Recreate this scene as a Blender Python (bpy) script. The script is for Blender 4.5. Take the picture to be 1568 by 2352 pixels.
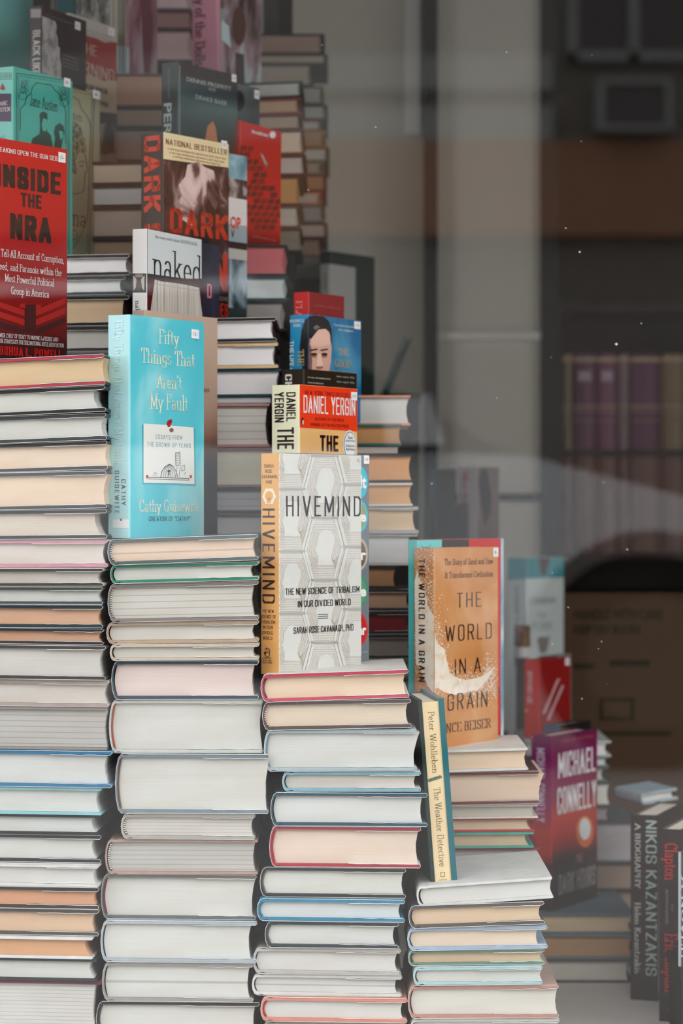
import bpy, math, random
from mathutils import Vector, Matrix
random.seed(7)
scn = bpy.context.scene
for _o in list(bpy.data.objects): bpy.data.objects.remove(_o)
COL = scn.collection

# ------------------------------------------------------------------ camera, light, exposure
W_PX, H_PX = 1568, 2352
LENS = 90.0
F = H_PX * LENS / 36.0            # focal length in pixels
EYE = 0.62                        # lens height above the display floor
cam_d = bpy.data.cameras.new('camera')
cam = bpy.data.objects.new('camera', cam_d); COL.objects.link(cam)
cam_d.sensor_fit = 'VERTICAL'; cam_d.sensor_height = 36.0; cam_d.sensor_width = 24.0; cam_d.lens = LENS
cam.location = (0, 0, EYE); cam.rotation_euler = (math.pi/2, 0, 0)
cam_d.clip_start = 0.05; cam_d.clip_end = 200
cam_d.dof.use_dof = True; cam_d.dof.focus_distance = 2.74; cam_d.dof.aperture_fstop = 5.0
scn.camera = cam

SKY = 2.6
world = bpy.data.worlds.new('overcast_sky'); scn.world = world; world.use_nodes = True
wn = world.node_tree.nodes; wl = world.node_tree.links; wn.clear()
w_out = wn.new('ShaderNodeOutputWorld'); w_bg = wn.new('ShaderNodeBackground')
w_bg.inputs['Color'].default_value = (0.965, 0.93, 0.955, 1); w_bg.inputs['Strength'].default_value = SKY
wl.new(w_bg.outputs[0], w_out.inputs[0])

vs = scn.view_settings
scn.display_settings.display_device = 'sRGB'
vs.view_transform = 'Standard'; vs.look = 'None'; vs.gamma = 1.0; vs.use_curve_mapping = False
vs.exposure = 0.6
try:
    scn.cycles.use_denoising = True
    scn.cycles.max_bounces = 10; scn.cycles.transparent_max_bounces = 16
except Exception: pass

def wx(px, Y): return (px - W_PX/2) * Y / F
def wz(py, Y): return EYE + (H_PX/2 - py) * Y / F

# ------------------------------------------------------------------ materials
def s2l(c):
    c /= 255.0
    return c/12.92 if c <= 0.04045 else ((c+0.055)/1.055)**2.4
VEIL = 0.022
def hexrgb(h): return [int(h[i:i+2], 16) for i in (0, 2, 4)]
def lin(h, gain=1.15):
    return tuple(max(0.006, min(0.9, (s2l(c) - VEIL) * gain)) for c in hexrgb(h)) + (1.0,)
MATS = {}
def new_mat(name):
    m = bpy.data.materials.new(name); m.use_nodes = True
    b = m.node_tree.nodes['Principled BSDF']
    return m, m.node_tree.nodes, m.node_tree.links, b
def ink(h, rough=0.5, gain=1.15, spec=0.3):
    k = ('ink', h, rough, gain, spec)
    if k not in MATS:
        m, n, l, b = new_mat('print_' + h)
        b.inputs['Base Color'].default_value = lin(h, gain)
        b.inputs['Roughness'].default_value = rough
        b.inputs['Specular IOR Level'].default_value = spec
        MATS[k] = m
    return MATS[k]
def board(h, gain=1.15, rough=0.6):
    k = ('board', h, gain, rough)
    if k not in MATS:
        m, n, l, b = new_mat('cover_' + h)
        tc = n.new('ShaderNodeTexCoord'); no = n.new('ShaderNodeTexNoise')
        no.inputs['Scale'].default_value = 60; no.inputs['Detail'].default_value = 3
        l.new(tc.outputs['Object'], no.inputs['Vector'])
        mx = n.new('ShaderNodeMixRGB'); c = lin(h, gain)
        mx.inputs[1].default_value = tuple(x*0.78 for x in c[:3]) + (1,)
        mx.inputs[2].default_value = tuple(min(.9, x*1.16 + .004) for x in c[:3]) + (1,)
        l.new(no.outputs['Fac'], mx.inputs[0]); l.new(mx.outputs[0], b.inputs['Base Color'])
        b.inputs['Roughness'].default_value = rough; b.inputs['Specular IOR Level'].default_value = 0.35
        MATS[k] = m
    return MATS[k]
def pages(h, gain=1.15, lines=0.0):
    """stacked sheet edges: fine streaks that run along the block, with a few open signatures"""
    k = ('pages', h, gain, lines)
    if k not in MATS:
        m, n, l, b = new_mat('page_edges_' + h)
        tc = n.new('ShaderNodeTexCoord')
        mp = n.new('ShaderNodeMapping'); mp.inputs['Scale'].default_value = (6, 6, 2600)
        no = n.new('ShaderNodeTexNoise'); no.inputs['Scale'].default_value = 1.0; no.inputs['Detail'].default_value = 2
        l.new(tc.outputs['Object'], mp.inputs[0]); l.new(mp.outputs[0], no.inputs['Vector'])
        mp2 = n.new('ShaderNodeMapping'); mp2.inputs['Scale'].default_value = (9, 9, 40)
        no2 = n.new('ShaderNodeTexNoise'); no2.inputs['Scale'].default_value = 1.0; no2.inputs['Detail'].default_value = 3
        l.new(tc.outputs['Object'], mp2.inputs[0]); l.new(mp2.outputs[0], no2.inputs['Vector'])
        c = lin(h, gain)
        mx = n.new('ShaderNodeMixRGB')
        mx.inputs[1].default_value = tuple(x*0.86 for x in c[:3]) + (1,)
        mx.inputs[2].default_value = tuple(min(.9, x*1.05) for x in c[:3]) + (1,)
        l.new(no.outputs['Fac'], mx.inputs[0])
        mx2 = n.new('ShaderNodeMixRGB'); mx2.blend_type = 'MULTIPLY'
        rp = n.new('ShaderNodeValToRGB')
        rp.color_ramp.elements[0].position = 0.3; rp.color_ramp.elements[0].color = (0.90, 0.86, 0.82, 1)
        rp.color_ramp.elements[1].position = 0.6; rp.color_ramp.elements[1].color = (1, 1, 1, 1)
        l.new(no2.outputs['Fac'], rp.inputs[0])
        mx2.inputs[0].default_value = 0.8
        l.new(mx.outputs[0], mx2.inputs[1]); l.new(rp.outputs[0], mx2.inputs[2])
        last = mx2
        if lines:
            wv = n.new('ShaderNodeTexWave'); wv.wave_type = 'BANDS'; wv.bands_direction = 'Z'
            wv.inputs['Scale'].default_value = 314.0/ (lines*1000) / 2 * 10 / 5
            wv.inputs['Distortion'].default_value = 1.2; wv.inputs['Detail'].default_value = 1; wv.inputs['Detail Scale'].default_value = 0.2
            mp3 = n.new('ShaderNodeMapping'); mp3.inputs['Scale'].default_value = (0.15, 0.15, 1)
            l.new(tc.outputs['Object'], mp3.inputs[0]); l.new(mp3.outputs[0], wv.inputs['Vector'])
            r3 = n.new('ShaderNodeValToRGB')
            r3.color_ramp.elements[0].position = 0.0; r3.color_ramp.elements[0].color = (0.62, 0.6, 0.58, 1)
            r3.color_ramp.elements[1].position = 0.09; r3.color_ramp.elements[1].color = (1, 1, 1, 1)
            l.new(wv.outputs['Fac'], r3.inputs[0])
            mx3 = n.new('ShaderNodeMixRGB'); mx3.blend_type = 'MULTIPLY'; mx3.inputs[0].default_value = 0.75
            l.new(mx2.outputs[0], mx3.inputs[1]); l.new(r3.outputs[0], mx3.inputs[2]); last = mx3
        l.new(last.outputs[0], b.inputs['Base Color'])
        bp = n.new('ShaderNodeBump'); bp.inputs['Strength'].default_value = 0.25; bp.inputs['Distance'].default_value = 0.0006
        l.new(no.outputs['Fac'], bp.inputs['Height']); l.new(bp.outputs[0], b.inputs['Normal'])
        b.inputs['Roughness'].default_value = 0.9; b.inputs['Specular IOR Level'].default_value = 0.1
        MATS[k] = m
    return MATS[k]
def photo_print(name, stops, scale=(20, 20, 20), detail=4, distort=0.6, axis=None, gain=1.15, rough=0.4, mix=0.0):
    """printed picture: colour ramp over noise, or over the height of the cover (axis='Z' with [lo,hi]), mix blends noise into it"""
    k = ('photo', name)
    if k in MATS: return MATS[k]
    m, n, l, b = new_mat(name)
    tc = n.new('ShaderNodeTexCoord'); mp = n.new('ShaderNodeMapping'); mp.inputs['Scale'].default_value = scale
    no = n.new('ShaderNodeTexNoise'); no.inputs['Scale'].default_value = 1; no.inputs['Detail'].default_value = detail
    no.inputs['Distortion'].default_value = distort
    l.new(tc.outputs['Object'], mp.inputs[0]); l.new(mp.outputs[0], no.inputs['Vector'])
    rp = n.new('ShaderNodeValToRGB'); el = rp.color_ramp.elements
    while len(el) > 1: el.remove(el[-1])
    for i, (p, c) in enumerate(stops):
        e = el[0] if i == 0 else el.new(p)
        e.position = p; e.color = lin(c, gain)
    src = no.outputs['Fac']
    if axis:
        sx = n.new('ShaderNodeSeparateXYZ'); l.new(tc.outputs['Object'], sx.inputs[0])
        mr = n.new('ShaderNodeMapRange'); mr.inputs['From Min'].default_value = axis[1]; mr.inputs['From Max'].default_value = axis[2]
        l.new(sx.outputs[axis[0]], mr.inputs['Value'])
        ad = n.new('ShaderNodeMath'); ad.operation = 'MULTIPLY_ADD'; ad.inputs[1].default_value = mix
        sb = n.new('ShaderNodeMath'); sb.operation = 'SUBTRACT'; sb.inputs[1].default_value = 0.5
        l.new(no.outputs['Fac'], sb.inputs[0]); l.new(sb.outputs[0], ad.inputs[0]); l.new(mr.outputs[0], ad.inputs[2])
        src = ad.outputs[0]
    l.new(src, rp.inputs[0]); l.new(rp.outputs[0], b.inputs['Base Color'])
    b.inputs['Roughness'].default_value = rough; b.inputs['Specular IOR Level'].default_value = 0.35
    MATS[k] = m
    return m

# ------------------------------------------------------------------ mesh and object helpers
def mesh_obj(name, verts, faces, mats, fmat=None, parent=None, smooth=False):
    me = bpy.data.meshes.new(name); me.from_pydata(verts, [], faces)
    for m in mats: me.materials.append(m)
    if fmat: me.polygons.foreach_set('material_index', fmat)
    if smooth: me.polygons.foreach_set('use_smooth', [True]*len(faces))
    me.update()
    o = bpy.data.objects.new(name, me); COL.objects.link(o)
    if parent: o.parent = parent
    return o
def tag(o, label=None, cat=None, group=None, kind=None):
    if label: o['label'] = label
    if cat: o['category'] = cat
    if group: o['group'] = group
    if kind: o['kind'] = kind
    return o
def empty(name, loc, rot=(0, 0, 0)):
    o = bpy.data.objects.new(name, None); COL.objects.link(o)
    o.location = loc; o.rotation_euler = rot; o.empty_display_size = 0.02
    return o
class MB:
    """collects faces with materials, then links ONE mesh object"""
    def __init__(s): s.v = []; s.f = []; s.m = []; s.mats = []
    def mi(s, m):
        if m not in s.mats: s.mats.append(m)
        return s.mats.index(m)
    def face(s, pts, m):
        i = len(s.v); s.v += [tuple(p) for p in pts]; s.f.append(tuple(range(i, i+len(pts)))); s.m.append(s.mi(m))
    def box(s, a, b, m):
        (x0, y0, z0), (x1, y1, z1) = a, b
        i = len(s.v)
        s.v += [(x0,y0,z0),(x1,y0,z0),(x1,y1,z0),(x0,y1,z0),(x0,y0,z1),(x1,y0,z1),(x1,y1,z1),(x0,y1,z1)]
        for q in ((0,3,2,1),(4,5,6,7),(0,1,5,4),(1,2,6,5),(2,3,7,6),(3,0,4,7)):
            s.f.append(tuple(i+k for k in q)); s.m.append(s.mi(m))
    def prism(s, prof, y0, y1, m, cap=None, axis='y'):
        """closed profile in xz swept along y (or in yz swept along x)"""
        i = len(s.v); n = len(prof)
        P = (lambda a, b, t: (a, t, b)) if axis == 'y' else (lambda a, b, t: (t, a, b))
        s.v += [P(a, b, y0) for a, b in prof] + [P(a, b, y1) for a, b in prof]
        for k in range(n):
            j = (k+1) % n; s.f.append((i+k, i+j, i+n+j, i+n+k)); s.m.append(s.mi(m))
        c = s.mi(cap or m)
        s.f.append(tuple(i+k for k in range(n))[::-1]); s.m.append(c)
        s.f.append(tuple(i+n+k for k in range(n))); s.m.append(c)
    def strip(s, outer, inner, y0, y1, m, edge=None):
        """open thick profile: paired outer/inner points in xz, swept along y"""
        i = len(s.v); n = len(outer)
        for y in (y0, y1):
            s.v += [(a, y, b) for a, b in outer] + [(a, y, b) for a, b in inner]
        O0, I0, O1, I1 = i, i+n, i+2*n, i+3*n
        mi = s.mi(m); me_ = s.mi(edge or m)
        for k in range(n-1):
            s.f.append((O0+k, O0+k+1, O1+k+1, O1+k)); s.m.append(mi)
            s.f.append((I0+k+1, I0+k, I1+k, I1+k+1)); s.m.append(mi)
            s.f.append((O0+k+1, O0+k, I0+k, I0+k+1)); s.m.append(me_)
            s.f.append((O1+k, O1+k+1, I1+k+1, I1+k)); s.m.append(me_)
        for k in (0, n-1):
            q = (O0+k, O1+k, I1+k, I0+k)
            s.f.append(q if k == 0 else q[::-1]); s.m.append(me_)
    def build(s, name, parent=None, smooth=False):
        return mesh_obj(name, s.v, s.f, s.mats, s.m, parent, smooth)

# ------------------------------------------------------------------ lettering
SANS = {}
def sans(text, bold=0.0):
    k = (text, bold)
    if k not in SANS:
        c = bpy.data.curves.new('lettering', 'FONT'); c.body = text; c.offset = bold; c.resolution_u = 3
        o = bpy.data.objects.new('lettering', c)
        m = bpy.data.meshes.new_from_object(o)
        vs_ = [v.co for v in m.vertices]
        x0 = min(v.x for v in vs_); x1 = max(v.x for v in vs_)
        pol = [[((vs_[i].x-x0)/(x1-x0), vs_[i].y/0.70) for i in p.vertices] for p in m.polygons]
        bpy.data.objects.remove(o); bpy.data.curves.remove(c); bpy.data.meshes.remove(m)
        SANS[k] = pol
    return SANS[k]
def _E(cx, cy, rx, ry, a0, a1, n=11):
    return [(cx+rx*math.cos(math.radians(a0+(a1-a0)*i/n)), cy+ry*math.sin(math.radians(a0+(a1-a0)*i/n))) for i in range(n+1)]
def _st(x, y0, y1): return [(x, y0), (x, y1)]
def _sf(x, y, w=.12): return [(x-w, y), (x+w, y)]
def _glyphs():
    E, st, sf = _E, _st, _sf
    g = {}
    arch = lambda a, b: [st(a, 0, .6), sf(a, 0), E((a+b)/2, .40, (b-a)/2, .2, 180, 0), st(b, 0, .4), sf(b, 0), sf(a-.05, .6, .07)]
    g['a'] = (.56, [st(.42, .02, .42), E(.26, .42, .16, .19, 0, 150), E(.25, .17, .17, .17, 0, 360), [(.42, .02), (.5, .02)]])
    g['b'] = (.58, [st(.12, 0, 1), E(.3, .3, .2, .3, 0, 360), sf(.07, 1, .07)])
    g['c'] = (.52, [E(.29, .3, .2, .3, 45, 315)])
    g['d'] = (.6, [st(.47, 0, 1), E(.28, .3, .2, .3, 0, 360), sf(.42, 1, .07), [(.47, 0), (.56, 0)]])
    g['e'] = (.54, [E(.28, .3, .2, .3, 0, 315), [(.08, .32), (.48, .32)]])
    g['f'] = (.38, [st(.17, 0, .82), sf(.17, 0), E(.3, .82, .13, .18, 180, 40), [(.03, .6), (.35, .6)]])
    g['g'] = (.56, [E(.26, .36, .18, .24, 0, 360), st(.44, -.08, .6), E(.25, -.1, .19, .16, 0, -160), [(.44, .6), (.54, .6)]])
    g['h'] = (.62, [st(.12, 0, 1), sf(.12, 0), sf(.07, 1, .07), E(.3, .40, .18, .2, 180, 0), st(.48, 0, .4), sf(.48, 0)])
    g['i'] = (.28, [st(.14, 0, .6), sf(.14, 0), sf(.09, .6, .07), [(.14, .82), (.14, .87)]])
    g['j'] = (.28, [st(.14, -.1, .6), E(.02, -.1, .12, .16, 0, -110), [(.14, .82), (.14, .87)]])
    g['k'] = (.58, [st(.12, 0, 1), sf(.12, 0), sf(.07, 1, .07), [(.12, .24), (.44, .6)], [(.24, .38), (.5, 0)], sf(.5, 0, .09), sf(.44, .6, .09)])
    g['l'] = (.28, [st(.14, 0, 1), sf(.14, 0), sf(.09, 1, .07)])
    g['m'] = (.92, arch(.12, .45) + [E(.615, .40, .165, .2, 180, 0), st(.78, 0, .4), sf(.78, 0)])
    g['n'] = (.62, arch(.12, .48))
    g['o'] = (.56, [E(.28, .3, .21, .3, 0, 360, 16)])
    g['p'] = (.6, [st(.12, -.3, .6), sf(.12, -.3), E(.31, .3, .2, .3, 0, 360), sf(.07, .6, .07)])
    g['q'] = (.6, [st(.47, -.3, .6), sf(.47, -.3), E(.28, .3, .2, .3, 0, 360)])
    g['r'] = (.44, [st(.12, 0, .6), sf(.12, 0), sf(.07, .6, .07), E(.27, .42, .15, .18, 180, 45)])
    g['s'] = (.46, [E(.23, .45, .15, .15, 30, 270), E(.23, .15, .16, .15, 90, -150)])
    g['t'] = (.38, [st(.16, .12, .85), E(.27, .12, .11, .12, 180, 320), [(.03, .6), (.34, .6)]])
    g['u'] = (.62, [st(.12, .2, .6), E(.3, .2, .18, .2, 180, 360), st(.48, 0, .6), sf(.07, .6, .07), sf(.43, .6, .07), [(.48, 0), (.57, 0)]])
    g['v'] = (.54, [[(.06, .6), (.27, 0)], [(.27, 0), (.47, .6)], sf(.07, .6, .1), sf(.46, .6, .1)])
    g['w'] = (.82, [[(.06, .6), (.24, 0)], [(.24, 0), (.41, .6)], [(.41, .6), (.58, 0)], [(.58, 0), (.76, .6)], sf(.07, .6, .1), sf(.75, .6, .1)])
    g['x'] = (.54, [[(.06, .6), (.48, 0)], [(.48, .6), (.06, 0)], sf(.06, 0, .09), sf(.48, 0, .09), sf(.06, .6, .09), sf(.48, .6, .09)])
    g['y'] = (.54, [[(.06, .6), (.28, .02)], [(.48, .6), (.2, -.28)], [(.2, -.28), (.1, -.28)], sf(.07, .6, .1), sf(.47, .6, .1)])
    g['z'] = (.5, [[(.06, .6), (.44, .6)], [(.44, .6), (.06, 0)], [(.06, 0), (.44, 0)]])
    g['A'] = (.72, [[(.06, 0), (.35, 1)], [(.35, 1), (.65, 0)], [(.17, .33), (.54, .33)], sf(.06, 0), sf(.65, 0)])
    g['B'] = (.66, [st(.14, 0, 1), [(.04, 1), (.32, 1)], E(.32, .76, .2, .24, 90, -90), [(.14, .52), (.34, .52)], E(.34, .26, .22, .26, 90, -90), [(.04, 0), (.34, 0)]])
    g['C'] = (.68, [E(.37, .5, .28, .5, 48, 312, 14), st(.58, .72, .95)])
    g['D'] = (.74, [st(.14, 0, 1), [(.04, 1), (.34, 1)], E(.34, .5, .3, .5, 90, -90, 14), [(.04, 0), (.34, 0)]])
    g['E'] = (.64, [st(.14, 0, 1), [(.04, 1), (.56, 1)], [(.14, .52), (.42, .52)], [(.04, 0), (.58, 0)], st(.56, .82, 1), st(.58, 0, .2)])
    g['F'] = (.6, [st(.14, 0, 1), [(.04, 1), (.56, 1)], [(.14, .52), (.42, .52)], sf(.14, 0), st(.56, .82, 1)])
    g['G'] = (.74, [E(.37, .5, .28, .5, 48, 312, 14), st(.6, .08, .42), sf(.58, .42)])
    g['H'] = (.76, [st(.14, 0, 1), st(.62, 0, 1), [(.14, .52), (.62, .52)], sf(.14, 0), sf(.14, 1), sf(.62, 0), sf(.62, 1)])
    g['I'] = (.34, [st(.17, 0, 1), sf(.17, 0), sf(.17, 1)])
    g['J'] = (.44, [st(.3, .2, 1), sf(.3, 1), E(.17, .18, .13, .18, 0, -170)])
    g['K'] = (.7, [st(.14, 0, 1), sf(.14, 0), sf(.14, 1), [(.14, .42), (.56, 1)], [(.28, .58), (.62, 0)], sf(.62, 0), sf(.56, 1)])
    g['L'] = (.6, [st(.14, 0, 1), sf(.14, 1), [(.04, 0), (.56, 0)], st(.56, 0, .25)])
    g['M'] = (.9, [st(.14, 0, 1), st(.76, 0, 1), [(.14, 1), (.45, .1)], [(.45, .1), (.76, 1)], sf(.14, 0), sf(.76, 0), sf(.1, 1, .08), sf(.8, 1, .08)])
    g['N'] = (.76, [st(.14, 0, 1), st(.62, 0, 1), [(.14, 1), (.62, 0)], sf(.14, 0), sf(.62, 1), sf(.08, 1, .08)])
    g['O'] = (.74, [E(.37, .5, .29, .5, 0, 360, 20)])
    g['P'] = (.62, [st(.14, 0, 1), [(.04, 1), (.34, 1)], E(.34, .74, .22, .26, 90, -90), [(.14, .48), (.34, .48)], sf(.14, 0)])
    g['Q'] = (.74, [E(.37, .5, .29, .5, 0, 360, 20), [(.4, .2), (.66, -.12)]])
    g['R'] = (.7, [st(.14, 0, 1), [(.04, 1), (.34, 1)], E(.34, .75, .21, .25, 90, -90), [(.14, .5), (.36, .5)], [(.34, .5), (.62, 0)], sf(.14, 0), sf(.62, 0, .08)])
    g['S'] = (.58, [E(.29, .75, .2, .25, 30, 270), E(.29, .25, .22, .25, 90, -150), st(.5, .76, .95), st(.08, .05, .24)])
    g['T'] = (.64, [st(.32, 0, 1), [(.05, 1), (.59, 1)], sf(.32, 0), st(.05, .8, 1), st(.59, .8, 1)])
    g['U'] = (.74, [st(.14, .3, 1), E(.37, .3, .23, .3, 180, 360), st(.6, .3, 1), sf(.14, 1), sf(.6, 1)])
    g['V'] = (.7, [[(.06, 1), (.35, 0)], [(.35, 0), (.64, 1)], sf(.06, 1), sf(.64, 1)])
    g['W'] = (1.0, [[(.06, 1), (.29, 0)], [(.29, 0), (.5, 1)], [(.5, 1), (.72, 0)], [(.72, 0), (.94, 1)], sf(.06, 1), sf(.94, 1)])
    g['X'] = (.7, [[(.08, 1), (.62, 0)], [(.62, 1), (.08, 0)], sf(.08, 0), sf(.62, 0), sf(.08, 1), sf(.62, 1)])
    g['Y'] = (.68, [[(.06, 1), (.34, .45)], [(.62, 1), (.34, .45)], st(.34, 0, .45), sf(.34, 0), sf(.06, 1), sf(.62, 1)])
    g['Z'] = (.62, [[(.08, 1), (.54, 1)], [(.54, 1), (.08, 0)], [(.08, 0), (.56, 0)], st(.56, 0, .2)])
    g["'"] = (.2, [[(.1, .85), (.1, 1)]]); g[','] = (.24, [[(.12, .03), (.08, -.12)]]); g['.'] = (.24, [[(.12, .02), (.12, .05)]])
    g['-'] = (.38, [[(.06, .3), (.32, .3)]]); g[' '] = (.32, []); g['"'] = (.3, [[(.08, .85), (.08, 1)], [(.2, .85), (.2, 1)]])
    g['1'] = (.4, [st(.2, 0, 1), sf(.2, 0), [(.08, .85), (.2, 1)]])
    g['2'] = (.54, [E(.27, .74, .19, .26, 160, -30), [(.44, .62), (.08, 0)], [(.08, 0), (.48, 0)]])
    g['5'] = (.54, [[(.44, 1), (.14, 1)], [(.14, 1), (.12, .56)], E(.26, .3, .2, .3, 120, -150)])
    g['8'] = (.54, [E(.27, .76, .16, .24, 0, 360), E(.27, .26, .2, .26, 0, 360)])
    g['9'] = (.54, [E(.27, .7, .19, .3, 0, 360), [(.46, .7), (.28, 0)]])
    return g
GLY = _glyphs()
def _hull(pts):
    pts = sorted(set(pts))
    def half(ps):
        h = []
        for p in ps:
            while len(h) > 1 and (h[-1][0]-h[-2][0])*(p[1]-h[-2][1]) - (h[-1][1]-h[-2][1])*(p[0]-h[-2][0]) <= 0: h.pop()
            h.append(p)
        return h
    a = half(pts); b = half(pts[::-1])
    return a[:-1] + b[:-1]
SERIF = {}
def serif(text, wv=.10, wh=.045):
    k = (text, wv, wh)
    if k in SERIF: return SERIF[k]
    pol = []; x = 0.0
    for ch in text:
        adv, strokes = GLY.get(ch, GLY['o'])
        for s in strokes:
            for p, q in zip(s, s[1:]):
                c = [(p[0]+x+dx*wv/2, p[1]+dy*wh/2) for dx in (-1, 1) for dy in (-1, 1)] + \
                    [(q[0]+x+dx*wv/2, q[1]+dy*wh/2) for dx in (-1, 1) for dy in (-1, 1)]
                pol.append(_hull([(round(a, 5), round(b, 5)) for a, b in c]))
        x += adv + .03
    x0 = min(p[0] for f in pol for p in f); x1 = max(p[0] for f in pol for p in f)
    SERIF[k] = [[((a-x0)/(x1-x0), b) for a, b in f] for f in pol]
    return SERIF[k]
# condensed block capitals drawn with one pen: x and y run 0..1 inside the letter box, third entry is the box width
_C = 'A:.56:0,0 .5,1 1,0/.2,.3 .8,.3;B:.5:0,0 0,1 .72,1 1,.88 1,.64 .76,.53 0,.53/.76,.53 1,.4 1,.12 .72,0 0,0;C:.5:1,.7 1,.88 .75,1 .25,1 0,.88 0,.12 .25,0 .75,0 1,.12 1,.3;'\
 'D:.5:0,0 0,1 .7,1 1,.87 1,.13 .7,0 0,0;E:.42:1,1 0,1 0,0 1,0/0,.52 .85,.52;F:.42:1,1 0,1 0,0/0,.5 .85,.5;G:.5:1,.7 1,.88 .75,1 .25,1 0,.88 0,.12 .25,0 .75,0 1,.12 1,.48 .55,.48;'\
 'H:.5:0,0 0,1/1,0 1,1/0,.52 1,.52;I:.0:.5,0 .5,1;J:.42:1,1 1,.12 .75,0 .25,0 0,.12 0,.28;K:.52:0,0 0,1/1,1 0,.42/.3,.58 1,0;L:.42:0,1 0,0 1,0;M:.68:0,0 0,1 .5,.2 1,1 1,0;N:.52:0,0 0,1 1,0 1,1;'\
 'O:.5:.25,0 0,.12 0,.88 .25,1 .75,1 1,.88 1,.12 .75,0 .25,0;P:.48:0,0 0,1 .72,1 1,.88 1,.58 .72,.46 0,.46;Q:.5:.25,0 0,.12 0,.88 .25,1 .75,1 1,.88 1,.12 .75,0 .25,0/.6,.2 1,-.08;'\
 'R:.5:0,0 0,1 .72,1 1,.88 1,.62 .72,.5 0,.5/.55,.5 1,0;S:.48:1,.72 1,.88 .75,1 .25,1 0,.88 0,.66 .25,.54 .75,.48 1,.36 1,.12 .75,0 .25,0 0,.12 0,.28;T:.48:0,1 1,1/.5,0 .5,1;U:.5:0,1 0,.12 .25,0 .75,0 1,.12 1,1;'\
 'V:.54:0,1 .5,0 1,1;W:.8:0,1 .25,0 .5,.9 .75,0 1,1;X:.52:0,0 1,1/0,1 1,0;Y:.52:0,1 .5,.45 1,1/.5,.45 .5,0;Z:.46:0,1 1,1 0,0 1,0;-:.25:0,.45 1,.45;.:.0:.5,0 .5,.02;,:.08:1,.04 .2,-.14;":.2:0,.8 0,1/1,.8 1,1'
COND = {}
for _g in _C.split(';'):
    _n, _w, _s = _g.split(':'); COND[_n] = (float(_w), [[tuple(map(float, q.split(','))) for q in st.split(' ')] for st in _s.split('/')])
BLOCK = {}
def block(text, wv=.14, track=.16):
    k = (text, wv, track)
    if k in BLOCK: return BLOCK[k]
    wh = wv*.62; pol = []; x = 0.0
    for ch in text.upper():
        if ch == ' ': x += .30 + track*.5; continue
        w_, strokes = COND.get(ch, COND['O'])
        for s in strokes:
            P = [(x + a*w_ + wv/2, wh/2 + b*(1-wh)) for a, b in s]
            for p, q in zip(P, P[1:]):
                c = [(p[0]+dx*wv/2, p[1]+dy*wh/2) for dx in (-1, 1) for dy in (-1, 1)] + [(q[0]+dx*wv/2, q[1]+dy*wh/2) for dx in (-1, 1) for dy in (-1, 1)]
                pol.append(_hull([(round(a, 5), round(b, 5)) for a, b in c]))
        x += w_ + wv + track
    x0 = min(a for f in pol for a, b in f); x1 = max(a for f in pol for a, b in f)
    BLOCK[k] = [[((a-x0)/(x1-x0), b) for a, b in f] for f in pol]
    return BLOCK[k]
def glyphs(text, font, bold):
    if font == 'block': return block(text, bold or .14)
    if font == 'wide': return block(text, bold or .10, .34)
    if font == 'sans': return sans(text, bold)
    return serif(text, *( (bold, bold*.42) if bold else (.10, .045)))
def clip(poly, x0, y0, x1, y1):
    for ax, lim, sgn in ((0, x0, 1), (0, x1, -1), (1, y0, 1), (1, y1, -1)):
        out = []
        for i in range(len(poly)):
            p, q = poly[i-1], poly[i]
            a = sgn*(p[ax]-lim) >= 0; b = sgn*(q[ax]-lim) >= 0
            if a != b:
                t = (lim-p[ax])/(q[ax]-p[ax]); out.append((p[0]+t*(q[0]-p[0]), p[1]+t*(q[1]-p[1])))
            if b: out.append(q)
        poly = out
        if len(poly) < 3: return []
    return poly
ORD = ['top', 'second', 'third', 'fourth', 'fifth', 'sixth', 'seventh', 'eighth', 'ninth', 'tenth', 'eleventh', 'twelfth', 'thirteenth',
       'fourteenth', 'fifteenth', 'sixteenth', 'seventeenth', 'eighteenth', 'nineteenth', 'twentieth', 'twenty-first', 'twenty-second',
       'twenty-third', 'twenty-fourth', 'twenty-fifth']

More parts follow.
